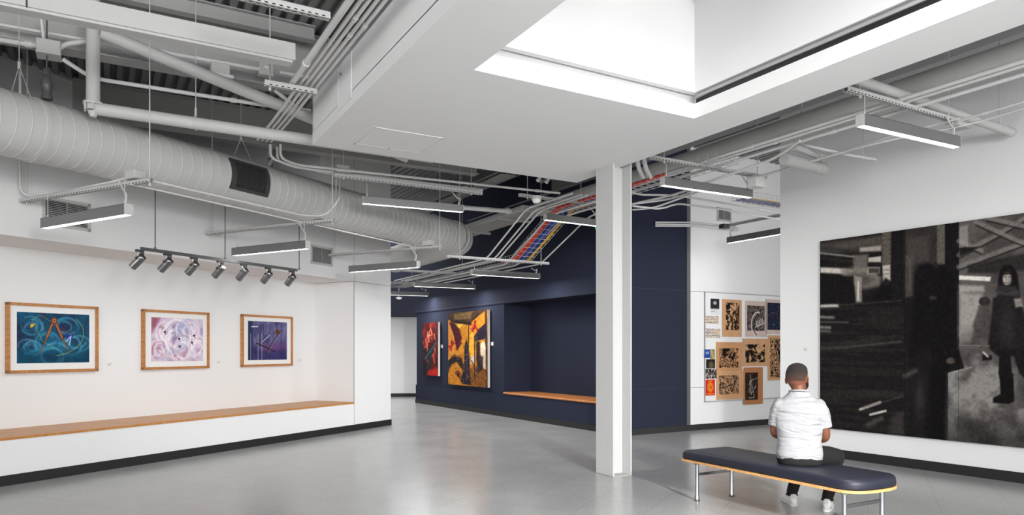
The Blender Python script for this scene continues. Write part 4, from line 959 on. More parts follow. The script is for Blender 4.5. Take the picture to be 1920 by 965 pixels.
# canvases on the navy wall
def canvas(x0, x1, yt, yb, label, nx, nz, bg):
    S = sheet_px(WN, x0, x1, yt, yb, -.06, nx, nz, bg); return S, thing('canvas_painting', label, 'painting', WN.pt((S.s0 + S.s1) / 2, .0, S.z0), 'canvases on the navy wall')
S, t = canvas(792.5, 821.5, 605.5, 702.5, 'narrow unframed canvas with red and teal figures on the navy wall', 100, 160, (70, 24, 24))
n = fbm(S.S * 6, S.Zz * 6, 21); S.mix((n - .42) * 3, (120, 34, 30)); S.mix((.42 - n) * 4, (28, 22, 26)); S.poly([(792, 655), (812, 650), (808, 704), (792, 704)], (26, 32, 36), .8, 4)
for k in range(34):
    x, y = R.uniform(793, 820), R.uniform(607, 668); S.line([(x, y), (x + R.uniform(-4, 4), y + R.uniform(4, 14)), (x + R.uniform(-5, 5), y + R.uniform(10, 20))], R.uniform(.8, 2), R.choice([(190, 70, 54), (214, 120, 90), (160, 36, 34), (60, 20, 24), (226, 150, 120), (36, 26, 30)]), .8, .8)
S.line([(818, 642), (797, 672)], 3, (44, 84, 88), .9, 1); S.line([(812, 652), (800, 690)], 2.2, (30, 64, 74), .8, 1); S.line([(812, 664), (815, 680)], 2.5, (190, 84, 60), .8); S.poly([(803, 694), (822, 690), (822, 705), (800, 704)], (196, 40, 30), .85, 3)
obj('painted_face', S.mesh('p', .055, (236, 232, 226)), M['art'], t)
S, t = canvas(840.5, 914.5, 587.3, 719.6, 'large unframed orange and yellow canvas of a dark interior on the navy wall', 220, 300, (196, 124, 34))
n = fbm(S.S * 4, S.Zz * 4, 31); n2 = fbm(S.S * 12, S.Zz * 12, 32); S.mix((n - .4) * 2.5, (224, 150, 44)); S.mix((n2 - .6) * 2, (120, 66, 22))
dk = (36, 24, 24); S.poly([(840, 586), (916, 578), (916, 585), (895, 604), (885, 608), (845, 601), (840, 600)], (62, 42, 30)); S.poly([(851, 588), (886, 583), (881, 598), (852, 599)], (116, 92, 56), 1, 2)
S.poly([(845, 600), (884, 603), (896, 586), (899, 586), (886, 610), (845, 604)], dk); S.poly([(884, 603), (915, 578), (915, 600), (886, 628)], (208, 122, 28), .9, 1); S.line([(911, 581), (913, 727)], 4.5, (48, 32, 30), .9, 1)
S.poly([(852, 608), (868, 607), (864, 614), (856, 613)], (236, 200, 70), 1, 1); S.poly([(840, 604), (852, 606), (852, 668), (840, 668)], (206, 136, 60), .7, 2)
for k in range(9): S.line([(844 + k * .8, 606 + k), (852 + k * .7, 626 + k * 2), (857 + k * .9, 655 - k * 1.5)], 2.6, R.choice([(70, 16, 28), (96, 22, 34), (50, 14, 26)]), .95)
S.poly([(843, 604), (852, 605), (862, 618), (866, 634), (858, 656), (855, 640), (848, 618)], (72, 18, 30), 1, 1)
for x, y, s_ in ((847, 648, 1.0), (890, 612, 1.2)):
    for k in range(9): a = R.uniform(0, 6.3); S.line([(x + R.uniform(-1, 1), y + R.uniform(-5, 5)), (x + 6 * s_ * math.cos(a), y + 9 * s_ * math.sin(a))], 2.2, R.choice([(168, 26, 34), (130, 18, 30), (190, 40, 44)]), .95)
S.poly([(889, 630), (898, 616), (912, 604), (912, 634), (890, 640)], (34, 26, 42), 1, 1)
S.line([(879, 608), (878, 660)], 1.6, dk, .9); S.poly([(881, 628), (887, 622), (889, 668), (880, 668)], (238, 176, 60), .8, 1)
S.poly([(840, 676), (852, 664), (866, 672), (870, 690), (862, 712), (868, 720), (872, 700), (856, 678), (846, 684), (840, 700)], (34, 28, 34), 1, 1.5); S.poly([(842, 700), (852, 682), (866, 700), (862, 716), (846, 712)], (202, 126, 40), .9, 2)
for k in range(10): a = -2.4 + k * .35; S.line([(858, 704), (858 + 7 * math.cos(a), 704 + 10 * math.sin(a))], 1.4, (60, 20, 36), .9)
S.poly([(869, 720), (870, 690), (871, 650), (875, 634), (878, 650), (881, 690), (884, 722)], (32, 28, 40), 1, 1); S.line([(876, 650), (874, 716)], 2, (70, 72, 92), .8, 1.5); S.line([(880, 660), (881, 712)], 1.4, (90, 44, 50), .8)
S.poly([(883, 668), (892, 664), (890, 680), (882, 682)], (214, 206, 212), .9, 1); S.poly([(880, 690), (914, 680), (914, 728), (884, 724)], (112, 68, 34), .8, 3)
S.ell(905.5, 652, 5, 12, (238, 222, 190)); S.poly([(900.5, 652), (910.5, 652), (910.5, 692), (902, 690)], (214, 196, 178), .95, 1); S.poly([(893, 640), (900, 640), (900, 672), (906, 690), (896, 700), (893, 672)], (42, 30, 34), 1, 1.5); S.poly([(900, 664), (906, 670), (905, 692), (898, 688)], (50, 36, 46), .9, 1.5)
S.line([(890, 640), (890, 712)], 1.8, (44, 28, 28), .95); S.line([(846, 668), (880, 664)], 1.5, (150, 90, 40), .8); S.line([(884, 676), (896, 700)], 2, (60, 36, 40), .8)
for k in range(40): x, y = R.uniform(842, 912), R.uniform(664, 724); S.line([(x, y), (x + R.uniform(-5, 5), y + R.uniform(-6, 6))], R.uniform(.6, 1.8), R.choice([(40, 30, 36), (214, 140, 50), (96, 60, 34), (60, 60, 76), (160, 96, 40)]), .7)
n4 = fbm(S.S * 22 + S.Zz * 8, S.Zz * 26, 77, 3); S.mix(np.clip((.5 - n4) * .9, 0, .4), (34, 20, 14)); S.mix(np.clip((n4 - .6) * 1.0, 0, .2), (250, 200, 90))
obj('painted_face', S.mesh('p', .06, (242, 240, 234)), M['art'], t)
label_card(WN, 828.5, 649, .03, 'small white label between the two canvases on the navy wall', .09)
label_card(WN, 923, 644, .03, 'small white label right of the orange canvas on the navy wall', .09)
label_card(WR, 1508.5, 655, 0, 'small white label on the right wall at the left of the big black drawing')

# big charcoal drawing on the right wall
w = -.045; s0, z1 = WR.px(1537.6, 452.5, w); z0 = WR.px(1537.6, 801, w)[1]; sR = WR.px(1920, 600, w)[0] - 1.15
t = thing('charcoal_drawing', 'huge black and grey charcoal drawing of blurred figures covering the right wall', 'drawing', WR.pt((s0 + sR) / 2, -.02, z0))
def big_sheet(sa, sb, nx):
    return Sheet(WR, sa, sb, z0, z1, w, nx, 380, (30, 28, 28))
def paint_big(S):
    n = fbm(S.S * 3, S.Zz * 3, 41); n2 = fbm(S.S * 14, S.Zz * 4, 42); n3 = fbm(S.S * 40, S.Zz * 40, 43); L = S.line; PO = S.poly
    S.mix((n - .35) * .7, (52, 48, 46)); S.mix((n2 - .5) * 1.0, (62, 57, 54))
    # left panel: windows and blur of a passing train
    PO([(1530, 455), (1660, 440), (1660, 470), (1530, 475)], (78, 72, 68), .8, 4); PO([(1560, 460), (1652, 443), (1652, 456), (1580, 466)], (96, 90, 84), .6, 3)
    for y, c, ww in ((477, 190, 2.5), (467, 52, 4), (486, 46, 5)): L([(1537, y - 3), (1600, y + 4)], ww, (c, c * .97, c * .93), .8, 2)
    PO([(1612, 464), (1652, 460), (1652, 470), (1612, 472)], (170, 164, 156), .9, 2); PO([(1628, 483), (1652, 480), (1652, 491), (1628, 491)], (206, 200, 190), .9, 1.5)
    PO([(1538, 501), (1570, 502), (1600, 506), (1596, 514), (1538, 511)], (216, 210, 200), .9, 2); PO([(1600, 478), (1628, 476), (1626, 512), (1600, 512)], (132, 126, 120), .7, 3)
    PO([(1576, 504), (1610, 500), (1636, 504), (1652, 520), (1650, 536), (1620, 542), (1600, 532), (1580, 520)], (128, 121, 114), .85, 4)
    PO([(1590, 512), (1622, 515), (1640, 524), (1620, 536), (1600, 528)], (64, 58, 55), .6, 5)
    PO([(1626, 500), (1650, 500), (1650, 512), (1626, 514)], (160, 155, 148), .7, 1.5); PO([(1629, 503), (1648, 503), (1648, 511), (1629, 512)], (60, 56, 54), .9, 1)
    PO([(1538, 514), (1600, 518), (1602, 568), (1538, 570)], (26, 24, 24), .95, 2); PO([(1601, 516), (1616, 520), (1616, 567), (1605, 568)], (150, 144, 136), .85, 1.5); L([(1609, 528), (1609, 562)], 3, (212, 206, 196), .85, 1)
    PO([(1654, 434), (1671, 432), (1671, 530), (1654, 536)], (98, 92, 86), .95, 1.2)
    for k in range(7): S.ell(1657, 441 + k * 9, 1.1, 1.1, (30, 28, 28)); S.ell(1668, 440 + k * 9, 1.1, 1.1, (30, 28, 28))
    PO([(1655, 498), (1669, 496), (1669, 536), (1657, 534)], (188, 182, 174), .9, 1); L([(1657, 506), (1667, 505)], 1, (70, 66, 64)); L([(1657, 514), (1667, 513)], 1, (70, 66, 64))
    PO([(1671, 430), (1696, 426), (1696, 900), (1671, 900)], (30, 28, 29), .9, 2)
    PO([(1630, 570), (1660, 520), (1672, 528), (1672, 575)], (24, 22, 23), .9, 2)
    PO([(1530, 572), (1696, 562), (1696, 850), (1530, 840)], (31, 29, 29), .9, 3); L([(1540, 574), (1560, 573), (1570, 573)], 6, (200, 195, 186), .9, 2); L([(1572, 572), (1690, 563)], 2.5, (66, 60, 56), .8, 1.5)
    for y, c, ww, a, b in ((594, 150, 5, 1537, 1562), (603, 96, 3, 1537, 1590), (613, 150, 5, 1537, 1556), (620, 120, 4, 1537, 1556)): L([(a, y), (b, y + 1)], ww, (c, c * .96, c * .92), .75, 2)
    L([(1540, 652), (1580, 651), (1640, 645), (1690, 640)], 4, (104, 97, 90), .6, 2.5); L([(1540, 648), (1600, 642), (1650, 636)], 8, (50, 46, 44), .6, 4)
    S.mix(.35 * (S.X < 1697) * (S.Y > 575) * (fbm(S.S * 1.2, S.Zz * 22, 44) > .52), (56, 52, 50))
    PO([(1540, 728), (1696, 735), (1696, 745), (1540, 750)], (52, 48, 46), .5, 4)
    L([(1613, 767), (1650, 754)], 5, (188, 180, 170), .9, 1.5); L([(1632, 777), (1660, 770)], 4.5, (206, 198, 188), .9, 1.2); L([(1628, 796), (1652, 784)], 9, (86, 80, 76), .7, 3); PO([(1672, 780), (1696, 770), (1696, 815), (1668, 812)], (74, 68, 66), .6, 5); L([(1618, 764), (1694, 742)], 2, (90, 84, 80), .6, 1)
    # middle panel: dark figure
    PO([(1697, 428), (1760, 418), (1760, 560), (1697, 560)], (58, 54, 52), .85, 4); PO([(1700, 445), (1742, 440), (1742, 490), (1700, 495)], (84, 78, 74), .6, 6)
    PO([(1697, 556), (1800, 556), (1800, 900), (1697, 900)], (32, 30, 31), .9, 4)
    PO([(1757, 420), (1772, 417), (1772, 495), (1757, 498)], (104, 98, 92), .9, 1.2)
    for k in range(6): S.ell(1760, 432 + k * 10, 1, 1.2, (34, 31, 31))
    PO([(1772, 417), (1797, 413), (1797, 560), (1772, 560)], (28, 26, 27), .95, 1.2); PO([(1697, 480), (1712, 478), (1714, 555), (1697, 556)], (86, 80, 76), .6, 3); L([(1700, 480), (1706, 486), (1707, 545)], 1.4, (120, 114, 108), .6)
    PO([(1712, 560), (1714, 512), (1722, 496), (1745, 492), (1770, 497), (1783, 510), (1790, 530), (1796, 580), (1797, 660), (1790, 700), (1775, 700), (1765, 730), (1760, 800), (1745, 830), (1720, 790), (1712, 700), (1704, 660)], (22, 20, 22), .92, 4)
    PO([(1715, 655), (1750, 655), (1742, 720), (1735, 790), (1722, 830), (1700, 830), (1708, 740)], (30, 28, 29), .9, 5); PO([(1747, 700), (1775, 702), (1768, 830), (1748, 830)], (20, 18, 20), .95, 3)
    S.ell(1749, 558, 7, 4, (76, 64, 58), .7, .5); L([(1746, 492), (1757, 500)], 3, (70, 64, 60), .6, 2)
    S.mix(.7 * np.exp(-(((S.X - 1725) / 10) ** 2 + ((S.Y - 745) / 40) ** 2)), (62, 57, 55)); L([(1697, 705), (1716, 695)], 8, (104, 97, 92), .6, 4)
    # right panel: station, floor, woman in a scarf
    PO([(1798, 410), (2200, 372), (2200, 660), (1798, 652)], (94, 90, 87), .95, 1.2); S.mix(.6 * (S.X > 1798) * (S.Y < 650) * np.clip((n - .4) * 4, 0, 1), (58, 54, 53))
    for a in (((1798, 478), (1870, 440), (1950, 392)), ((1798, 500), (1920, 455), (2000, 430)), ((1830, 416), (1900, 448), (1990, 480)), ((1798, 452), (1840, 470)), ((1850, 408), (1990, 440))): L(list(a), 9, (122, 117, 112), .8, 2); L([(x, y + 6) for x, y in a], 3, (34, 32, 32), .8, 1.2)
    PO([(1798, 464), (1840, 462), (1800, 480)], (26, 24, 25), .9, 1.5); PO([(1798, 425), (1815, 421), (1815, 462), (1798, 464)], (160, 155, 149), .6, 2); PO([(1815, 497), (1920, 475), (1990, 470), (1990, 500), (1860, 512), (1815, 512)], (44, 41, 41), .9, 3)
    PO([(1798, 516), (1858, 519), (1856, 527), (1798, 524)], (226, 222, 214), .95, 1.2); PO([(1798, 534), (1844, 536), (1846, 546), (1798, 548)], (170, 166, 160), .8, 3); PO([(1798, 548), (1842, 550), (1838, 610), (1798, 630)], (176, 172, 164), .75, 5); PO([(1798, 612), (1830, 606), (1820, 640), (1798, 645)], (132, 128, 123), .7, 4)
    PO([(1798, 648), (1850, 646), (2200, 660), (2200, 900), (1776, 900), (1778, 700)], (88, 84, 82), .95, 5); nn = fbm(S.S * 5 + 3, S.Zz * 5, 46)
    m = (S.X > 1778) * (S.Y > 652); S.mix(m * np.clip((nn - .48) * 4, 0, .8), (148, 144, 140)); S.mix(m * np.clip((.45 - nn) * 4, 0, .8), (56, 53, 52)); S.mix(m * np.clip((S.Y - 760) / 90, 0, .7), (44, 42, 42))
    L([(1798, 647), (1960, 650)], 1, (170, 165, 160), .6); L([(1785, 698), (1822, 688)], 2, (160, 155, 150), .7)
    # dark figure's coat tail
    PO([(1740, 650), (1798, 655), (1808, 690), (1770, 700)], (22, 20, 21), .95, 1.5); S.ell(1782, 676, 8, 6, (110, 98, 92), .7, .6)
    # child-like running figure behind
    S.ell(1846, 565, 11, 9, (54, 50, 50)); PO([(1835, 573), (1856, 570), (1858, 615), (1848, 640), (1832, 635), (1824, 610)], (72, 68, 66), .85, 2.5); PO([(1838, 634), (1850, 634), (1850, 665), (1840, 665)], (88, 82, 78), .7, 2); PO([(1842, 664), (1860, 666), (1860, 674), (1842, 676)], (26, 24, 25), .95, 1); L([(1844, 660), (1852, 668)], 4, (190, 185, 178), .8)
    # woman
    hx = 1890
    S.ell(hx, 518, 17, 22, (24, 21, 22)); PO([(1872, 520), (1908, 515), (1914, 570), (1900, 590), (1868, 580)], (26, 23, 24), 1, 2); S.ell(1888, 522, 8, 12.5, (170, 160, 152), .95, .3); PO([(1878, 508), (1896, 506), (1899, 514), (1880, 516)], (34, 30, 30), .8, 1.5)
    L([(1882, 519), (1886, 518.5)], 1.3, (26, 22, 22)); L([(1890.5, 518.5), (1895, 519)], 1.3, (26, 22, 22)); L([(1888, 520), (1887.4, 526)], .9, (104, 96, 90)); L([(1884, 530), (1891, 530)], 1.4, (72, 58, 56)); S.ell(1894, 526, 2.6, 7, (112, 104, 98), .6, .8)
    PO([(1866, 545), (1876, 534), (1905, 536), (1912, 552), (1900, 562), (1874, 560)], (52, 49, 50), 1, 2)
    for k in range(5): L([(1868, 546 + k * 3.4), (1886, 551 + k * 3), (1910, 544 + k * 3.4)], 1.2, (84, 80, 80), .7)
    PO([(1862, 560), (1874, 552), (1908, 556), (1922, 590), (1928, 650), (1900, 662), (1852, 645), (1858, 600)], (34, 32, 33), 1, 2.5); S.mix(.5 * np.exp(-(((S.X - 1888) / 14) ** 2 + ((S.Y - 610) / 40) ** 2)), (64, 60, 60))
    PO([(1901, 560), (1914, 558), (1918, 574), (1904, 576)], (150, 142, 136), .85, 2); PO([(1855, 640), (1900, 655), (1928, 648), (1926, 665), (1872, 668), (1856, 655)], (30, 28, 29), 1, 2)
    PO([(1874, 660), (1894, 662), (1898, 702), (1900, 745), (1884, 752), (1872, 700)], (26, 24, 25), 1, 1.5); PO([(1898, 660), (1930, 655), (1940, 700), (1930, 720), (1912, 700)], (28, 26, 27), 1, 2); PO([(1874, 698), (1900, 700), (1902, 752), (1892, 757), (1862, 755), (1862, 746), (1876, 738)], (22, 20, 21), 1, 1.5)
    S.mix(.8 * ((S.X > 1945)), (52, 49, 48)); S.mix(.5 * (S.X > 1945) * np.clip((n - .4) * 4, 0, 1), (120, 115, 111)); PO([(2010, 520), (2060, 510), (2080, 600), (2070, 800), (2020, 800), (2000, 620)], (26, 24, 25), .9, 6)
    S.mix((n3 - .5) * .3, (120, 116, 112)); S.mix((.5 - n3) * .5, (8, 8, 8)); S.c = np.clip((S.c - 24) * 1.12 + 16, 8, 235)
sa, sb_ = WR.px(1696.6, 600, w)[0], WR.px(1797.4, 600, w)[0]
for nm, a, b, nx in (('left_panel', s0, sa + .002, 200), ('middle_panel', sa - .002, sb_ + .002, 130), ('right_panel', sb_ - .002, sR, 300)):
    S = Sheet(WR, a, b, z0, z1, w, nx, 360, (30, 28, 28)); paint_big(S); obj(nm, S.mesh(nm, .04, (24, 22, 22)), M['art'], t)

# pin board
def cb(x, y): return (1280 + x / 3.71, 520 + y / 3.71)
x0, y0 = cb(148, 97); _, y1 = cb(148, 866); sA, zt = WB.px(x0, y0); zb = WB.px(x0, y1)[1]; sB = sA + 3.1
t = thing('pin_board', 'large pale metal-edged display board on the far wall, covered in prints', 'display board', WB.pt((sA + sB) / 2, -.02, zb))
bm = B(); wbox(bm, WB, sA, sB, -.018, 0, zb, zt); obj('panel', bm, M['board'] if 'board' in M else M['wall'], t)
bm = B(); e = .018
for a in ((sA, sB, zt - e, zt), (sA, sB, zb, zb + e), (sA, sA + e, zb, zt)): wbox(bm, WB, a[0], a[1], -.024, 0, a[2], a[3])
obj('edge_strip', bm, M['greyd'], t)
bm = B(); ss = WB.px(1420, 560)[0]; wbox(bm, WB, ss, ss + .004, -.0186, -.018, zb + e, zt - e); obj('seam', bm, M['greyd'], t)
def pr(x0, x1, ytl, ybl, label, bg, fn, w=-.024, nx=70, nz=90, name='art_print', cat='print', grp='prints pinned on the far display board', curl=0):
    a, b = cb(x0, ytl), cb(x1, ytl); c = cb(x0, ybl); s0, z1 = WB.px(*a, w); z0 = WB.px(*c, w)[1]; s1 = WB.px(b[0], a[1], w)[0]
    S = Sheet(WB, s0, s1, z0, z1, w, nx, nz, bg); n = fbm(S.S * 9, S.Zz * 9, int(x0 + ytl)); S.mix((n - .5) * .5, tuple(min(255, v * 1.15) for v in bg)); S.mix((.5 - n) * .5, tuple(v * .8 for v in bg))
    S.U = (S.X - a[0]) / (b[0] - a[0]); S.V = 1 - (S.Zz - z0) / (z1 - z0); S.X, S.Y = S.U * 100, S.V * 100 * (z1 - z0) / abs(s1 - s0); S.H = 100 * (z1 - z0) / abs(s1 - s0); fn(S)
    bg_ = bg; o = obj(name, S.mesh(name, .002, bg_), M['print'], origin=WB.pt((s0 + s1) / 2, w, z0)); tag(o, label, cat, grp); return o
K = (26, 20, 18)
def block(u0, v0, u1, v1, seed, kind, bgc=None):
    def f(S):
        r = random.Random(seed); X0, Y0, X1, Y1 = u0 * 100, v0 * S.H, u1 * 100, v1 * S.H; m = ((S.X > X0) & (S.X < X1) & (S.Y > Y0) & (S.Y < Y1)).astype(float)
        if bgc: S.mix(m, bgc)
        keep = S.c.copy(); base = keep[..., :].mean(axis=(0, 1)); pale = (206, 158, 116) if not bgc else (200, 190, 186)
        fx = fbm(S.X * .06, S.Y * .06, seed, 3); fy = fbm(S.X * .06 + 9, S.Y * .06 + 9, seed + 1, 3)
        if kind == 'blots': S.mix(m * np.clip((fbm(S.X * .13 + fx * 3, S.Y * .10 + fy * 3, seed + 2, 3) - .44) * 12, 0, 1), K)
        if kind == 'waves': S.mix(m * np.clip(np.sin((S.X * .55 + fx * 46 + S.Y * .14)) * 3 + .6, 0, 1), K); S.mix(m * np.clip((.42 - fy) * 12, 0, 1), K)
        if kind == 'lines': S.mix(m * np.clip(np.sin(S.X * .9 + fx * 60) * 2, 0, 1) * .8, K); S.mix(m * np.clip(np.sin(S.Y * .8 + fy * 60) * 2 - .6, 0, 1) * .8, K)
        if kind in ('lines', 'blots'):
            for k in range(8): S.line([(r.uniform(X0, X1), r.uniform(Y0, Y1)) for _ in range(3)], r.uniform(1.5, 4), r.choice([K, pale]), .9, 1)
        S.c = S.c * m[..., None] + keep * (1 - m[..., None])
    return f
tan = (198, 148, 106); tan2 = (204, 158, 118); pk = (204, 184, 176)
pr(274, 411, 150, 412, 'tall tan sheet with a black figure print, top left of the tan sheets', tan2, block(.2, .08, .88, .82, 1, 'blots'))
def skull(S):
    S.mix(((S.X > 8) & (S.X < 90) & (S.Y > 14) & (S.Y < S.H - 20)).astype(float), (48, 40, 38)); f = fbm(S.X * .05, S.Y * .05, 8, 3)
    m = ((S.X > 8) & (S.X < 90) & (S.Y > 14) & (S.Y < S.H - 20)); S.mix(m * np.clip(np.sin(S.X * .5 + S.Y * .3 + f * 50) * 2 - .6, 0, .8), (170, 156, 150)); S.arc(60, 75, 32, 40, 2.0, 4.9, 4, (214, 206, 202)); S.arc(62, 78, 24, 32, 2.0, 4.6, 3, (40, 32, 30))
    for k in range(5): S.line([(50 + k * 7, S.H - 50 + k * -2), (54 + k * 7, S.H - 32 - k * 2)], 3, (214, 206, 202))
    S.line([(45, S.H - 30), (88, S.H - 44)], 2, (214, 206, 202))
pr(436, 586, 160, 412, 'pale sheet with a dark swirling head print, second in the top row', pk, skull)
def dotsf(S):
    m = ((S.X > 9) & (S.Y > 10) & (S.Y < S.H * .88)).astype(float); S.mix(m, (34, 38, 56)); r = random.Random(5)
    for k in range(70): S.ell(r.uniform(12, 98), r.uniform(14, S.H * .86), 1.6, 1.6, r.choice([(120, 60, 80), (60, 110, 130), (90, 90, 120)]))
pr(576, 720, 150, 392, 'pale sheet with a dark navy dotted print, far right of the top row', pk, dotsf)
pr(232, 414, 448, 652, 'tan sheet with a black wood grain figure print, left in the middle row', tan, block(.12, .22, .85, .88, 11, 'waves'))
pr(418, 602, 424, 618, 'tan sheet with a black leafy tangle print, centre of the middle row', tan2, block(.1, .2, .84, .86, 12, 'blots'), w=-.027)
pr(594, 760, 402, 716, 'tall tan sheet of stacked black knots, partly behind the right wall', tan2, block(.08, .06, .9, .94, 13, 'waves'), w=-.030)
pr(236, 440, 650, 852, 'tan sheet with a fine-lined spider-like print, left in the bottom row', tan2, block(.08, .16, .76, .82, 14, 'lines'), w=-.029)
pr(426, 558, 626, 884, 'narrow tan sheet with a dark upright figure, hanging below the board edge', (180, 122, 80), block(.06, .14, .74, .88, 15, 'lines', (74, 54, 44)), w=-.033)
def photo(S): S.mix((S.Y < S.H * .62).astype(float), (40, 42, 46)); S.ell(50, 34, 20, 14, (190, 195, 205), .9, .6); S.line([(5, S.H * .66), (95, S.H * .66)], 2.5, (90, 90, 92)); S.line([(5, S.H * .8), (50, S.H * .8)], 6, (150, 150, 150), .7)
pr(194, 255, 146, 256, 'small white notice with a black and white photograph at its top', (222, 222, 224), photo, nx=30, nz=50)
def stripes(sd):
    def f(S):
        r = random.Random(sd); n = 5 if sd == 1 else 6
        for i in range(n):
            for j in range(5): 
                x, y = j * 20 + (i % 2) * 8, i * S.H / n; S.poly([(x, y + 1), (x + r.uniform(10, 19), y + 1), (x + 18, y + S.H / n * .55), (x, y + S.H / n * .55)], r.choice([(150, 70, 50), (206, 170, 90), (60, 60, 90), (120, 100, 80), (170, 120, 60)]), .9, .8)
    return f
pr(157, 250, 266, 320, 'strip of small coloured bars, the upper of two', (218, 208, 196), stripes(1), nx=60, nz=34)
pr(160, 262, 354, 420, 'strip of small coloured bars, the lower of two', (216, 208, 200), stripes(2), nx=60, nz=40)
pr(152, 190, 500, 560, 'small bright blue card at the left edge of the board', (36, 72, 158), lambda S: S.poly([(20, 30), (80, 24), (84, 60), (24, 66)], (170, 190, 220), .7, 3), nx=20, nz=30)
pr(192, 224, 498, 566, 'small tilted olive and tan card beside the blue card', (150, 138, 96), lambda S: S.line([(10, 10), (90, 180)], 24, (204, 180, 120), .9, 4), w=-.028, nx=20, nz=30)
pr(164, 226, 568, 632, 'small dark photograph of a lit figure below the blue card', (36, 34, 40), lambda S: (S.ell(55, 50, 26, 30, (120, 104, 50), .8, .8), S.ell(30, 70, 14, 20, (40, 60, 110), .7, .8)), nx=30, nz=30)
pr(160, 234, 636, 704, 'small dark and white collage photograph above the red poster', (44, 30, 34), block(.0, .0, 1, 1, 31, 'blots', (190, 182, 180)), nx=34, nz=32)
def poster(S):
    S.mix(1.0 * np.ones_like(S.X), (206, 42, 28)); cy = S.H * .48
    for k in range(20): a = k * math.pi / 10; S.line([(50, cy), (50 + 36 * math.cos(a), cy + 42 * math.sin(a))], 3.5, (240, 170, 50), .9)
    S.ell(50, cy, 26, 30, (240, 150, 40)); S.ell(50, cy, 18, 21, (206, 60, 30)); S.ell(50, cy, 11, 13, (240, 190, 70)); S.ell(50, cy, 6, 7, (60, 70, 40)); S.line([(30, cy), (70, cy)], 3, (60, 60, 40)); S.line([(14, S.H * .9), (86, S.H * .9)], 7, (240, 170, 50), .9); S.line([(30, 12), (70, 12)], 5, (240, 170, 50), .9)
pr(160, 225, 710, 822, 'small red poster with a yellow sunburst emblem at the lower left of the board', (206, 42, 28), poster, nx=44, nz=70)
# ================================================================== BENCH
be = Vector((.475, -.880, 0)); bn = Vector((.880, .475, 0)); BL0 = Vector((1.838, 7.02, 0))
def bp(a, c, z): v = BL0 + be * a + bn * c; return Vector((v.x, v.y, z))
LB, DB = 1.647, .468
bench = thing('museum_bench', 'low backless bench with navy cushion, plywood edge and chrome legs', 'bench', bp(LB / 2, DB / 2, 0))
def slab(a0, a1, c0, c1, z0, z1, round_end, bulge, n=12, shrink=0):
    """plan outline with a curved near end"""
    pts = [(a0, c0), (a1, c0)]
    cm = (c0 + c1) / 2; hw = (c1 - c0) / 2
    for k in range(1, n): th = -math.pi / 2 + math.pi * k / n; pts.append((a1 + bulge * math.cos(th), cm + hw * math.sin(th)))
    pts += [(a1, c1), (a0, c1)]
    bm = B(); lo = [bm.verts.new(bp(a, c, z0)) for a, c in pts]; hi = [bm.verts.new(bp(a, c, z1)) for a, c in pts]; n_ = len(pts)
    bm.faces.new(lo[::-1]); bm.faces.new(hi)
    for i in range(n_): bm.faces.new((lo[i], lo[(i + 1) % n_], hi[(i + 1) % n_], hi[i]))
    return bm
def outline(a0, a1, c0, c1, bulge, rc):
    pts = []; 
    for k in range(7): th = math.pi + math.pi / 2 * k / 6; pts.append((a0 + rc + rc * math.cos(th), c0 + rc + rc * math.sin(th)))
    cm = (c0 + c1) / 2; hw = (c1 - c0) / 2
    for k in range(21): th = -math.pi / 2 + math.pi * k / 20; sn = math.sin(th); pts.append((a1 + bulge * abs(math.cos(th)) ** .75, cm + hw * (1 if sn > 0 else -1) * abs(sn) ** .8))
    for k in range(7): th = math.pi / 2 + math.pi / 2 * k / 6; pts.append((a0 + rc + rc * math.cos(th), c1 - rc + rc * math.sin(th)))
    return pts
def plate(rings):
    bm = B(); rs = [[bm.verts.new(bp(a, c, z)) for a, c in outline(*o)] for o, z in rings]; skinrings(bm, rs, True); return bm
A0, A1, C0, C1 = -.21, LB - .07, -.03, .615
bm = plate([((A0, A1, C0, C1, .20, .03), .372), ((A0, A1, C0, C1, .20, .03), .394)]); obj('plywood_base', bm, M['ply'], bench, smooth=True)
bm = plate([((A0 + i, A1, C0 + i, C1 - i, .20 - i, .045), z) for i, z in ((.008, .3945), (.004, .41), (.004, .44), (.007, .456), (.016, .470), (.032, .479), (.06, .483), (.12, .485))]); obj('cushion', bm, M['cushion'], bench, smooth='all')
for a in (0, LB):
    for c in (0, DB):
        bm = B(); tube(bm, [bp(a, c, .0), bp(a, c, .006), bp(a, c, .05), bp(a, c, .06), bp(a, c, .365)], .02, 20, rad=[.025, .025, .022, .019, .019]); l = obj('leg', bm, M['chrome'], bench, smooth=True)
        bm = B(); tube(bm, [bp(a, c, .362), bp(a, c, .3715)], .034, 16); obj('mounting_plate', bm, M['track'], l)
        bm = B(); tube(bm, [bp(a, c, 0), bp(a, c, .008)], .027, 16); obj('rubber_foot', bm, M['black'], l)
    bm = B(); bar(bm, bp(a, .012, .262), bp(a, DB - .012, .262), .014, .028); obj('crossbar', bm, M['chrome'], bench)

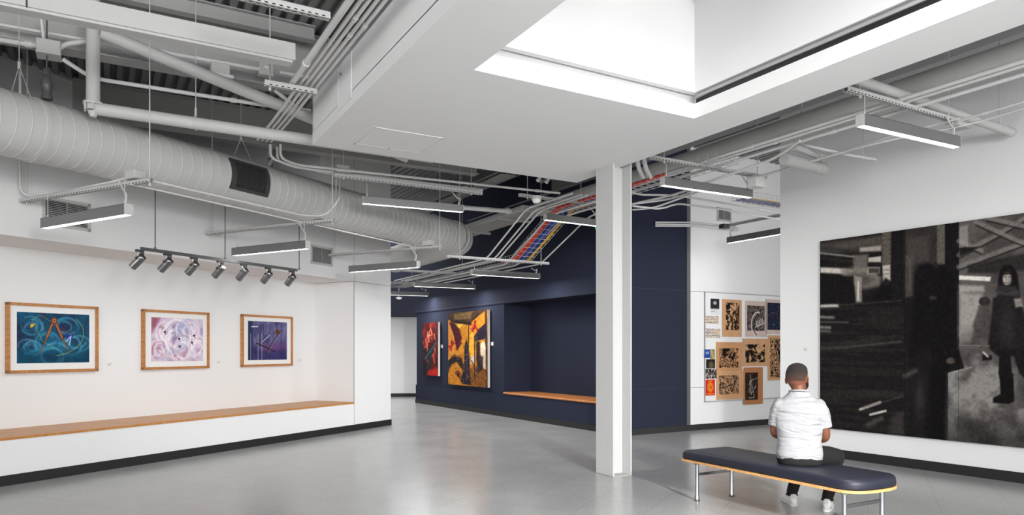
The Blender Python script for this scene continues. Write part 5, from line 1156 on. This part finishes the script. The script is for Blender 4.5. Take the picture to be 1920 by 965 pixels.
# ================================================================== SEATED MAN
R0 = Vector((2.565, 6.31, 0))
fw_ = Vector((.30, .954, 0)).normalized(); rt = Vector((fw_.y, -fw_.x, 0))
man = thing('person', 'seated person seen from behind in white t-shirt and dark trousers, on the bench', 'person', R0)
def mp(r, f, z): v = R0 + rt * r + fw_ * f; return Vector((v.x, v.y, z))
def loft(bm, secs, seg=24, ex=2.0):
    """secs: (centre, half width, half depth, axis_w, axis_d)"""
    rs = []
    for (c, w_, d_, aw, ad) in secs:
        r = []
        for k in range(seg):
            a = 2 * math.pi * k / seg; ca, sa_ = math.cos(a), math.sin(a); e = 2 / ex
            r.append(bm.verts.new(c + aw * (w_ * abs(ca) ** e * (1 if ca >= 0 else -1)) + ad * (d_ * abs(sa_) ** e * (1 if sa_ >= 0 else -1))))
        rs.append(r)
    skinrings(bm, rs, True)
def limb(bm, pts, rad, seg=16, n=5):
    """tapered limb with rounded ends through pts"""
    pts = [Vector(p) for p in pts]; P2, R2 = [], []
    d0 = (pts[0] - pts[1]).normalized(); d1 = (pts[-1] - pts[-2]).normalized()
    for k in (0, 1, 2): f = math.sin((k + .3) / 3 * math.pi / 2); P2.append(pts[0] + d0 * rad[0] * math.cos((k + .3) / 3 * math.pi / 2)); R2.append(rad[0] * f)
    for i in range(len(pts) - 1):
        for k in range(n): t_ = k / n; P2.append(pts[i].lerp(pts[i + 1], t_)); R2.append(rad[i] * (1 - t_) + rad[i + 1] * t_)
    P2.append(pts[-1]); R2.append(rad[-1])
    for k in (2, 1, 0): f = math.sin((k + .3) / 3 * math.pi / 2); P2.append(pts[-1] + d1 * rad[-1] * math.cos((k + .3) / 3 * math.pi / 2)); R2.append(rad[-1] * f)
    for _ in range(2):   # soften bends
        Q = [v.copy() for v in P2]
        for i in range(1, len(P2) - 1): P2[i] = (Q[i - 1] + Q[i] * 2 + Q[i + 1]) / 4
    tube(bm, P2, 0, seg, rad=R2)
def blob(bm, c, rx, ry, rz, ax=rt, ay=fw_, az=Vector((0, 0, 1)), seg=16):
    secs = []
    for k in range(1, 10): a = math.pi * k / 10; secs.append((c + az * (-math.cos(a) * rz), rx * math.sin(a), ry * math.sin(a), ax, ay))
    loft(bm, secs, seg)
def solid(name, bm, m, vox, smooth_it=6, parent=man, disp=None):
    o = obj(name, bm, M[m], parent); r = o.modifiers.new('merge', 'REMESH'); r.mode = 'VOXEL'; r.voxel_size = vox; r.use_smooth_shade = True
    if smooth_it: s = o.modifiers.new('soft', 'SMOOTH'); s.factor = .5; s.iterations = smooth_it
    if disp:
        tx = bpy.data.textures.new(name, 'CLOUDS'); tx.noise_scale = disp[0]; d = o.modifiers.new('folds', 'DISPLACE'); d.texture = tx; d.strength = disp[1]; d.mid_level = .5
    return o
UP = Vector((0, 0, 1))
# joints
hipL, hipR = mp(-.10, .0, .555), mp(.10, .0, .555)
kneeL = Vector((2.745, 6.70, .505)); kneeR = Vector((3.0, 6.53, .515))
footR = Vector((2.945, 6.60, 0)); footL = Vector((2.705, 6.83, 0))
ankR = footR + Vector((0, 0, .10)); ankL = footL + Vector((0, 0, .10))
shL, shR = mp(-.170, .01, 1.025), mp(.170, .01, 1.025)
elL, elR = mp(-.235, .03, .755), mp(.262, .02, .745)
elR = mp(.222, .03, .72); elL = mp(-.205, .06, .74)
haR, haL = mp(.085, .30, .655), mp(-.03, .33, .66)
hyaw = math.radians(38); hf = Vector((math.sin(hyaw), math.cos(hyaw), 0)); hr = Vector((hf.y, -hf.x, 0))
HS = 1.12; HC = mp(-.012, .045, 1.11)
# body: one continuous surface: torso, neck, head, arms, hands, legs
bm = B()
loft(bm, [(mp(0, 0, .50), .15, .10, rt, fw_), (mp(0, 0, .60), .155, .105, rt, fw_), (mp(0, 0, .75), .15, .10, rt, fw_), (mp(0, .01, .92), .175, .105, rt, fw_), (mp(0, .01, 1.00), .145, .085, rt, fw_), (mp(0, .015, 1.06), .09, .065, rt, fw_), (mp(0, .02, 1.11), .066, .062, rt, fw_)])
loft(bm, [(mp(0, .012, 1.06), .075, .066, rt, fw_), (mp(-.003, .02, 1.12), .062, .064, rt, fw_), (mp(-.006, .03, 1.17), .060, .066, rt, fw_), (mp(-.01, .035, 1.22), .06, .07, rt, fw_)])
def hs(z, w_, f, b): return (HC + UP * z * HS + hf * ((f - b) / 2 * HS), w_ * HS, (f + b) / 2 * HS, hr, hf)
HD = [(.0, .036, .088, -.035), (.02, .050, .097, -.005), (.045, .060, .099, .04), (.07, .066, .097, .078), (.10, .071, .096, .092), (.135, .076, .095, .101), (.165, .0775, .093, .102), (.195, .072, .082, .093), (.215, .058, .062, .075), (.230, .036, .036, .05), (.236, .015, .014, .025)]
loft(bm, [hs(*h) for h in HD], 28, 2.15)
def hpt(r, f, z): return HC + hr * r * HS + hf * f * HS + UP * z * HS
blob(bm, hpt(0, .106, .082), .013 * HS, .016 * HS, .016 * HS, hr, hf); limb(bm, [hpt(0, .094, .122), hpt(0, .107, .088)], [.008, .011], 8)   # nose
for sg in (-1, 1):
    limb(bm, [hpt(.016 * sg, .094, .132), hpt(.045 * sg, .084, .131)], [.008, .007], 8)         # brow
    blob(bm, hpt(.048 * sg, .070, .085), .018, .018, .016, hr, hf)                                                    # cheek
    # ear: a rim and a bowl
    ec = hpt(.077 * sg, -.004, .100); ear = []
    for k in range(11): a = -2.0 + 4.2 * k / 10; ear.append(ec + hr * sg * (.010 + .004 * math.cos(a)) + UP * (.030 * math.sin(a)) - hf * (.017 * math.cos(a)))
    tube(bm, ear, .0055, 8); blob(bm, ec + hr * sg * .003 - UP * .002, .007, .014, .024, hr, hf); blob(bm, ec + hr * sg * .006 - UP * .030 + hf * .004, .006, .008, .009, hr, hf)
limb(bm, [hpt(-.02, .096, .052), hpt(0, .101, .053), hpt(.02, .096, .052)], [.006, .0075, .006], 8); limb(bm, [hpt(-.018, .095, .044), hpt(0, .100, .042), hpt(.018, .095, .044)], [.006, .008, .006], 8)
for sh, el, ha, sg in ((shL, elL, haL, -1), (shR, elR, haR, 1)):
    limb(bm, [sh, sh.lerp(el, .45), el, el.lerp(ha, .35), ha], [.034, .049, .043, .042, .027])
    d = (ha - el).normalized(); inn = (-rt * sg); pc_ = ha + d * .045
    side = d.cross(UP).normalized()
    loft(bm, [(ha + d * x, w_, h_, side, side.cross(d)) for x, w_, h_ in ((-.01, .026, .019), (.02, .033, .019), (.05, .040, .017), (.085, .041, .015), (.095, .036, .011))], 14)
    for k in range(4):
        b_ = ha + d * .085 + side * (-.030 + .020 * k); L = (.068, .078, .073, .056)[k if sg > 0 else 3 - k]; dn_ = (d * .8 - UP * .6).normalized(); d2_ = (d * .15 - UP * 1).normalized()
        limb(bm, [b_, b_ + d * L * .45, b_ + d * L * .45 + dn_ * L * .35, b_ + d * L * .45 + dn_ * L * .35 + d2_ * L * .28], [.0092, .0088, .008, .007], 8, 3)
    s2 = side if side.dot(inn) > 0 else -side; b_ = ha + d * .03 + s2 * .03; limb(bm, [b_, b_ + s2 * .022 + d * .025, b_ + s2 * .020 + d * .055 - UP * .006], [.0115, .010, .0085], 8, 3)
for hp, kn, an in ((hipL, kneeL, ankL), (hipR, kneeR, ankR)): limb(bm, [hp, kn, kn.lerp(an, .35), an], [.07, .05, .046, .034])
body = solid('body', bm, 'skin', .0058, 3)
# eyes
for sg in (-1, 1):
    bm = B(); blob(bm, hpt(.031 * sg, .083, .117), .011, .011, .011, hr, hf); obj('eye', bm, M['white'], man, smooth=True)
    bm = B(); blob(bm, hpt(.031 * sg, .0915, .117), .005, .004, .005, hr, hf); obj('pupil', bm, M['black'], man, smooth=True)
# hair: short cap, and beard
bm = B(); hh = []
for (z, w_, f, b) in HD:
    if z < .095: continue
    g = .003 if z > .12 else .001 + .002 * (z - .07) / .05
    ff = f + g if z > .18 else (-.01 + (f + .012) * max(0, (z - .12)) / .075 if z > .12 else -.012)
    hh.append((z + (.004 if z > .2 else 0), w_ + g, min(ff, f + g), b + g))
hh.append((.242, .012, .012, .022))
loft(bm, [hs(*h) for h in hh], 28, 2.15); solid('hair', bm, 'fade', .006, 2)
bm = B(); pts = []
for k in range(13): a = math.pi * k / 12; pts.append(hpt(.070 * math.cos(a), .005 + .082 * math.sin(a) ** .8, .058 - .045 * math.sin(a) ** 1.2 + .02 * abs(math.cos(a))))
limb(bm, pts, [.009, .014, .014, .015, .015, .015, .015, .015, .015, .015, .014, .014, .009], 10, 2); solid('beard', bm, 'hair', .006, 2)
# t-shirt
bm = B(); S_ = [(.505, .178, .130, -.01), (.53, .190, .142, -.012), (.58, .196, .146, -.012), (.64, .188, .136, -.005), (.70, .184, .130, 0), (.77, .190, .130, .0), (.84, .203, .132, .005), (.91, .212, .134, .005), (.97, .216, .130, .005), (1.02, .205, .114, .008), (1.055, .160, .098, .01), (1.085, .118, .084, .012), (1.11, .093, .077, .016), (1.128, .083, .076, .018)]
loft(bm, [(mp(0, f, z), w_, d_, rt, fw_) for z, w_, d_, f in S_], 32, 2.3)
for sh, el, sg in ((shL, elL, -1), (shR, elR, 1)):
    e_ = sh.lerp(el, .72); dv = (el - sh).normalized(); sw_ = dv.cross(fw_).normalized()
    secs = [(sh + dv * x + rt * sg * -.01 * (x < .05), a_, b_, sw_, fw_) for x, a_, b_ in ((-.040, .022, .04), (-.025, .038, .06), (.0, .057, .078), (.03, .064, .083), (.06, .068, .084), (.12, .067, .080), (.18, .067, .077), (.215, .068, .077), (.222, .062, .070))]
    loft(bm, secs, 20)
shirt = solid('t_shirt', bm, 'shirt', .009, 5, disp=(.09, .010))
bm = B()
ringp = [mp(.083 * math.cos(a), .018 + .076 * math.sin(a), 1.128 - .012 * math.sin(a)) for a in [2 * math.pi * k / 24 for k in range(25)]]
tube(bm, ringp, .0075, 8, cap=False); obj('collar', bm, M['shirt'], man, smooth=True)
# trousers
bm = B()
loft(bm, [(mp(0, -.01, .472), .155, .115, rt, fw_), (mp(0, -.012, .49), .182, .148, rt, fw_), (mp(0, -.01, .53), .192, .152, rt, fw_), (mp(0, -.005, .58), .180, .135, rt, fw_), (mp(0, 0, .63), .165, .12, rt, fw_)], 28, 2.3)
limb(bm, [hipL, hipL.lerp(kneeL, .55) + UP * .005, kneeL], [.092, .084, .068]); limb(bm, [hipR + rt * .01, hipR.lerp(kneeR, .55) + UP * .005, kneeR], [.095, .090, .074])
for kn, an in ((kneeL, ankL), (kneeR, ankR)): limb(bm, [kn, kn.lerp(an, .3), kn.lerp(an, .75), an + UP * .015], [.068, .062, .054, .050])
solid('trousers', bm, 'denim', .008, 4, disp=(.06, .008))
for an in (ankL, ankR):
    bm = B(); tube(bm, [an + Vector((math.cos(a) * .052, math.sin(a) * .052, .0)) for a in [2 * math.pi * k / 16 for k in range(17)]], .006, 6, cap=False); obj('trouser_hem', bm, M['denim2'], man, smooth=True)
# shoes
for ft, yaw, nm in ((footL, 2, 'left'), (footR, 28, 'right')):
    a = math.radians(yaw); sf = Vector((math.sin(a), math.cos(a), 0)); sr = Vector((sf.y, -sf.x, 0)); c0 = ft - sf * .075
    g = lambda f, z: c0 + sf * f + UP * z
    bm = B(); N = 22; lo, md = [], []
    prof = [(-.0, .020), (.01, .032), (.05, .037), (.10, .036), (.16, .043), (.21, .046), (.25, .040), (.28, .024), (.288, .006)]
    rs = []
    for z, gr in ((0, -.002), (.006, .003), (.026, .004), (.030, 0)):
        r = [bm.verts.new(g(f, z) + sr * (w_ + gr)) for f, w_ in prof] + [bm.verts.new(g(f, z) - sr * (w_ + gr)) for f, w_ in prof[::-1]]; rs.append(r)
    skinrings(bm, rs, True); sh_ = obj('shoe_sole', bm, M['sole'], man, smooth=True)
    bm = B(); loft(bm, [(g(f, (h_ + .018) / 2 + .005), w_, (h_ - .01) / 2, sr, UP) for f, w_, h_ in ((-.002, .018, .075), (.012, .033, .105), (.04, .037, .112), (.08, .037, .112), (.11, .036, .098), (.15, .040, .078), (.19, .043, .063), (.23, .041, .054), (.26, .032, .044), (.28, .016, .034))], 20, 2.4)
    u_ = solid('shoe_upper', bm, 'shoe', .005, 2)
    bm = B()
    for k in range(5):
        f = .125 + .018 * k; h_ = .098 - (f - .11) * .55; tube(bm, [g(f, h_ - .012) - sr * .026, g(f + .003, h_ + .002), g(f, h_ - .012) + sr * .026], .0032, 6)
    obj('laces', bm, M['paper'], man, smooth=True)
    bm = B(); bar(bm, g(-.006, .075), g(-.004, .105), .024, .004, up=sf); obj('heel_tab', bm, M['sole'], man)
